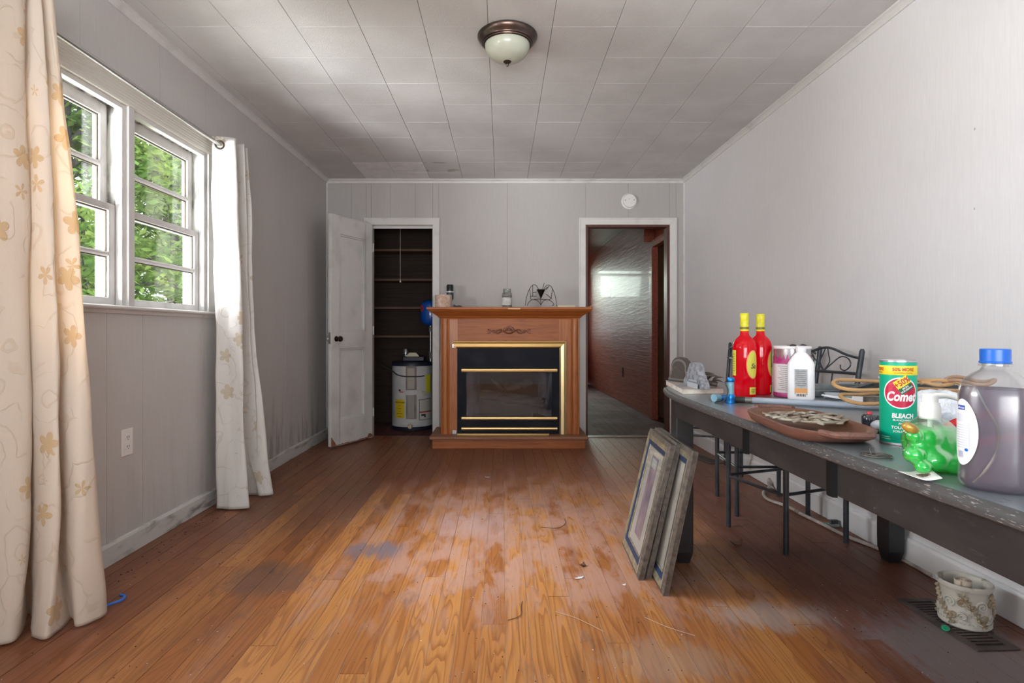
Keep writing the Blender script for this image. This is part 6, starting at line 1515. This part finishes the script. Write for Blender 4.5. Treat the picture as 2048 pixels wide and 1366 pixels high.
# ================================================================== carved pot with rolled paper, on the floor register
m_regm = mat('brown metal register', (.13, .10, .095), .45, .3, col2=(.08, .06, .055), scale=14)
def register(c, L, W_, yaw, label, nslot):
    t = thing('floor_register', label, 'vent', (*c, 0), 'floor registers'); M_ = rot_z(yaw, c)
    x0, x1, y0, y1 = c[0]-W_/2, c[0]+W_/2, c[1]-L/2, c[1]+L/2; e = .024
    q = MB().box(x0, x0+e, y0, y1, .0, .005).box(x1-e, x1, y0, y1, .0, .005).box(x0+e, x1-e, y0, y0+e, .0, .005).box(x0+e, x1-e, y1-e, y1, .0, .005)
    obj('rim', q.map(M_), m_regm, t, bevel=.0015, clean=False)
    obj('duct', MB().box(x0+e, x1-e, y0+e, y1-e, .0003, .0008).map(M_), m_blk, t)
    p = (L-2*e)/nslot
    for i in range(1, nslot): obj('louver', MB().box(x0+e, x1-e, y0+e+i*p-p*.26, y0+e+i*p+p*.26, .0008, .0045).map(M_), m_regm, t)
    return t
register((1.552, 1.945), .345, .142, .045, 'brown metal floor register under the carved pot', 17)
register((1.60, 4.47), .35, .13, .25, 'brown metal floor register far back by the right wall', 15)
pc = (1.592, 1.945); R_ = .0745; z0 = .0052; H_ = .143
m_pot = mat('whitewashed carved plaster', (.60, .585, .52), .75, col2=(.30, .27, .22), scale=26, bump=.6, bscale=70, lo=.52, hi=.72); m_potb = mat('gilded brown relief', (.30, .235, .15), .55, col2=(.50, .44, .33), scale=60)
t = thing('pot', 'round carved off-white pot with scroll and leaf relief on the floor', 'pot', (pc[0], pc[1], z0))
obj('pot_body', MB().lathe([(.0001, .004), (R_-.004, .0), (R_, .004), (R_, .012), (R_-.003, .016), (R_-.003, .120), (R_+.001, .126), (R_+.005, .132), (R_+.005, .140), (R_, .144), (R_-.008, .142), (R_-.014, .134), (R_-.016, .02), (.0001, .018)], (pc[0], pc[1], z0), 64, fn=lambda a_, z: 1+.006*math.sin(9*a_+z*60)+.004*math.sin(23*a_)), m_pot, t, smooth=True)
Ap = math.atan2(-pc[1], -pc[0])
def PR(phi, z, e=.001): a_ = Ap+phi; return (pc[0]+(R_-.002+e)*math.cos(a_), pc[1]+(R_-.002+e)*math.sin(a_), z0+z)
def spiral(phi, z, r, turns, s_, e=.001): return [PR(phi+s_*(r*(1-k/26))*math.cos(k/26*turns*2*PI)/R_, z+(r*(1-k/26))*math.sin(k/26*turns*2*PI), e) for k in range(25)]
for k in range(5):
    p0 = .32+k*1.2566
    for (dp, zz, r, s_) in ((-.42, .088, .015, 1), (.36, .082, .019, -1), (-.40, .042, .013, -1), (.50, .040, .012, 1)):
        obj('scroll', MB().tube(spiral(p0+dp, zz, r, 2.1, s_), .0034, 6), m_potb if s_ > 0 else m_pot, t, smooth=True)
    stem = [PR(p0-.42+.11*j, .112-.0125*j) for j in range(9)]
    obj('stalk', MB().tube(stem, .0042, 6), m_potb, t, smooth=True)
    lv = MB()
    for j in range(9):
        for s_ in (1, -1):
            c = V3(PR(p0-.42+.11*j, .112-.0125*j, .002)); e_ = V3(PR(p0-.42+.11*j+s_*.13, .112-.0125*j+.006+s_*.006, .003)); lv.tube([c, (c+e_)/2+(c-V3((pc[0], pc[1], c.z))).normalized()*.002, e_], [.0025, .0062, .0012], 6)
    o = obj('leaf_relief', lv, m_potb, t, smooth=True); o['kind'] = 'stuff'
obj('bead_row', (lambda q: [q.ball(PR(i*2*PI/44, .020), .0028, n=6) for i in range(44)] and q)(MB()), m_pot, t, smooth=True)['kind'] = 'stuff'
# rolled paper inside
rc = (pc[0]-.012, pc[1]-.010); v = []; K_ = 70
for i in range(K_+1):
    a_ = i/K_*2*PI*3.6; r = .008+.0185*i/K_; v += [(rc[0]+r*math.cos(a_), rc[1]+r*math.sin(a_), z0+.03), (rc[0]+r*math.cos(a_), rc[1]+r*math.sin(a_), z0+.149)]
o = obj('paper_roll', MB().add(v, [(2*i, 2*i+2, 2*i+3, 2*i+1) for i in range(K_)]), mat('cream rolled vinyl', (.66, .56, .44), .6), origin=(rc[0], rc[1], z0+.03), clean=False, smooth='all')
s = o.modifiers.new('s', 'SOLIDIFY'); s.thickness = .0022; tag(o, 'cream rolled strip standing upright inside the carved pot', 'roll')
o = obj('glass_gem', MB().ball((1.490, 1.898, .0075), .021, .013, .0072, 20, Matrix.Rotation(.9, 3, 'Z')), mat('green glass', (.0, .42, .22), .12, coat=.6), origin=(1.490, 1.898, 0), smooth='all'); tag(o, 'small flat green glass gem on the floor touching the carved pot', 'gem')

# ================================================================== hose, debris
m_hose = mat('dusty white hose', (.58, .52, .47), .6, col2=(.38, .32, .28), scale=14)
t = thing('hose', 'dusty pale hose curling along the floor by the right wall', 'hose', (1.62, 3.2, 0))
obj('tube', MB().tube(catmull([(1.715, 3.62, .034), (1.68, 3.56, .022), (1.62, 3.50, .010), (1.585, 3.41, .009), (1.582, 3.33, .009), (1.615, 3.25, .009), (1.632, 3.17, .009), (1.634, 3.09, .009), (1.655, 2.93, .009), (1.675, 2.76, .009), (1.725, 2.60, .009), (1.750, 2.46, .009), (1.752, 2.30, .009)], 5), .0088, 10), m_hose, t, smooth=True)
obj('nozzle', MB().tube([(1.715, 3.62, .034), (1.735, 3.66, .045)], .016, 12), m_hose, t, smooth=True)
obj('joint', MB().tube([(1.633, 3.14, .0095), (1.633, 3.10, .0095)], .0110, 10), m_tape, t, smooth=True)
t = thing('terminal_strip', 'small silver and green comb-like metal part on the floor by the right baseboard', 'metal part', (1.715, 2.93, 0))
obj('base', MB().box(1.66, 1.735, 2.90, 2.93, .0005, .014), mat('oxidised alloy', (.40, .45, .44), .4, .6), t, bevel=.002)
for i in range(5): obj('tooth', MB().box(1.692+.009*i, 1.696+.009*i, 2.905, 2.925, .013, .034), m_gm, t)
obj('green_end', MB().ball((1.665, 2.905, .012), .014, .01, .011, 10), mat('verdigris', (.18, .36, .30), .6), t)
m_dleaf = mat('dead leaf', (.11, .05, .03), .7)
def chip(name, cat, label, c, L, W_, yaw, m, curl=.3, grp=None):
    n1 = 6; v = []
    for i in range(n1+1):
        s_ = i/n1; wd = W_/2*math.sin(PI*(s_*.86+.07)); z = .0012+curl*L*(s_-.5)**2*1.6
        for k_ in (-1, 0, 1): 
            x, y = (s_-.5)*L, k_*wd*(1+.3*math.sin(i*2.1+k_)); v.append((c[0]+x*math.cos(yaw)-y*math.sin(yaw), c[1]+x*math.sin(yaw)+y*math.cos(yaw), z+.25*wd*abs(k_)*curl))
    o = obj(name, MB().add(v, [(i*3+k_, i*3+k_+1, (i+1)*3+k_+1, (i+1)*3+k_) for i in range(n1) for k_ in (0, 1)]), m, origin=(c[0], c[1], 0), clean=False, smooth='all'); s = o.modifiers.new('s', 'SOLIDIFY'); s.thickness = .0008; s.offset = 1
    return tag(o, label, cat, grp)
chip('dead_leaf', 'leaf', 'curled dead brown leaf on the floor under the table, between table leg and chair', (1.10, 2.655), .065, .04, .3, m_dleaf, .9)
chip('dead_leaf', 'leaf', 'curled dark leaf in the middle of the open floor, right of centre', (.345, 2.415), .028, .024, 1.1, m_dleaf, 1.2)
chip('paper_scrap', 'paper', 'white torn scrap on the floor left of the leaning frames', (.315, 2.30), .045, .016, .5, m_wht, .2)
chip('paper_scrap', 'paper', 'white torn scrap just behind the near table leg', (.865, 2.72), .045, .022, -.3, m_wht, .5)
chip('paper_scrap', 'paper', 'tiny white crumb in front of the leaning frames', (.482, 2.235), .016, .012, .4, m_wht, .6)
chip('paint_chip', 'chip', 'small white paint chip far back near the middle of the floor', (-.10, 3.90), .035, .018, 0, m_wht, .3)
chip('paint_chip', 'chip', 'pale chip on the dark floor left of the fireplace base', (-.80, 5.12), .045, .02, .4, mat('tan chip', (.40, .32, .24), .7), .3)
m_twig = mat('dry twig', (.10, .06, .04), .8)
def twig(pts, label, m=m_twig, r=.0012):
    o = obj('twig', MB().tube(catmull([(x, y, z) for x, y, z in pts], 3), r, 5), m, origin=(pts[0][0], pts[0][1], 0)); return tag(o, label, 'twig')
twig([(.02, 1.96, .002), (.065, 1.99, .003), (.07, 2.06, .002), (.075, 2.1, .002)], 'thin dark twig at the middle of the near floor')
twig([(.19, 2.02, .002), (.26, 1.97, .004), (.34, 1.885, .002)], 'fine pale straw on the floor at centre right', mat('straw', (.50, .40, .30), .7), .0009)
twig([(.50, 1.98, .002), (.56, 1.91, .004), (.635, 1.86, .002)], 'fine pale straw to the right of the other straw', mat('straw 2', (.55, .42, .34), .7), .0009)
twig([(.20, 2.90, .002), (.28, 2.88, .003), (.33, 2.95, .002), (.335, 3.02, .002)], 'dark hooked twig on the floor beyond the leaning frames')
# scattered crumbs and grit
r_ = random.Random(21); q = MB(); qw = MB()
def grit(mb, x, y, s):
    a_ = r_.uniform(0, 6); mb.add([(x+s*math.cos(a_+k*2.1)*r_.uniform(.6, 1), y+s*math.sin(a_+k*2.1)*r_.uniform(.6, 1), .0008) for k in range(3)]+[(x, y, .0008+s*.7)], [(0, 1, 3), (1, 2, 3), (2, 0, 3), (2, 1, 0)])
for i in range(420):
    grit(q, r_.uniform(-1.55, 1.7), 1.6+3.5*r_.random()**1.3, r_.uniform(.0012, .0042))
for i in range(260): grit(q, -1.62+abs(r_.gauss(0, .06)), r_.uniform(2.1, 5.2), r_.uniform(.0015, .006))
for i in range(240): grit(qw, r_.uniform(-1.5, 1.6), 1.6+3.4*r_.random()**1.3, r_.uniform(.0010, .0032))
for i in range(50): grit(qw, r_.uniform(.80, 1.58), 5.35+r_.uniform(0, .14), r_.uniform(.002, .007))
o = obj('floor_grit', q, mat('dark grit', (.045, .028, .02), .9), clean=False); o['kind'] = 'stuff'; o['label'] = 'dark crumbs and grit scattered over the wooden floor'; o['category'] = 'debris'
o = obj('floor_crumbs', qw, m_wht, clean=False); o['kind'] = 'stuff'; o['label'] = 'pale paint crumbs scattered over the wooden floor'; o['category'] = 'debris'
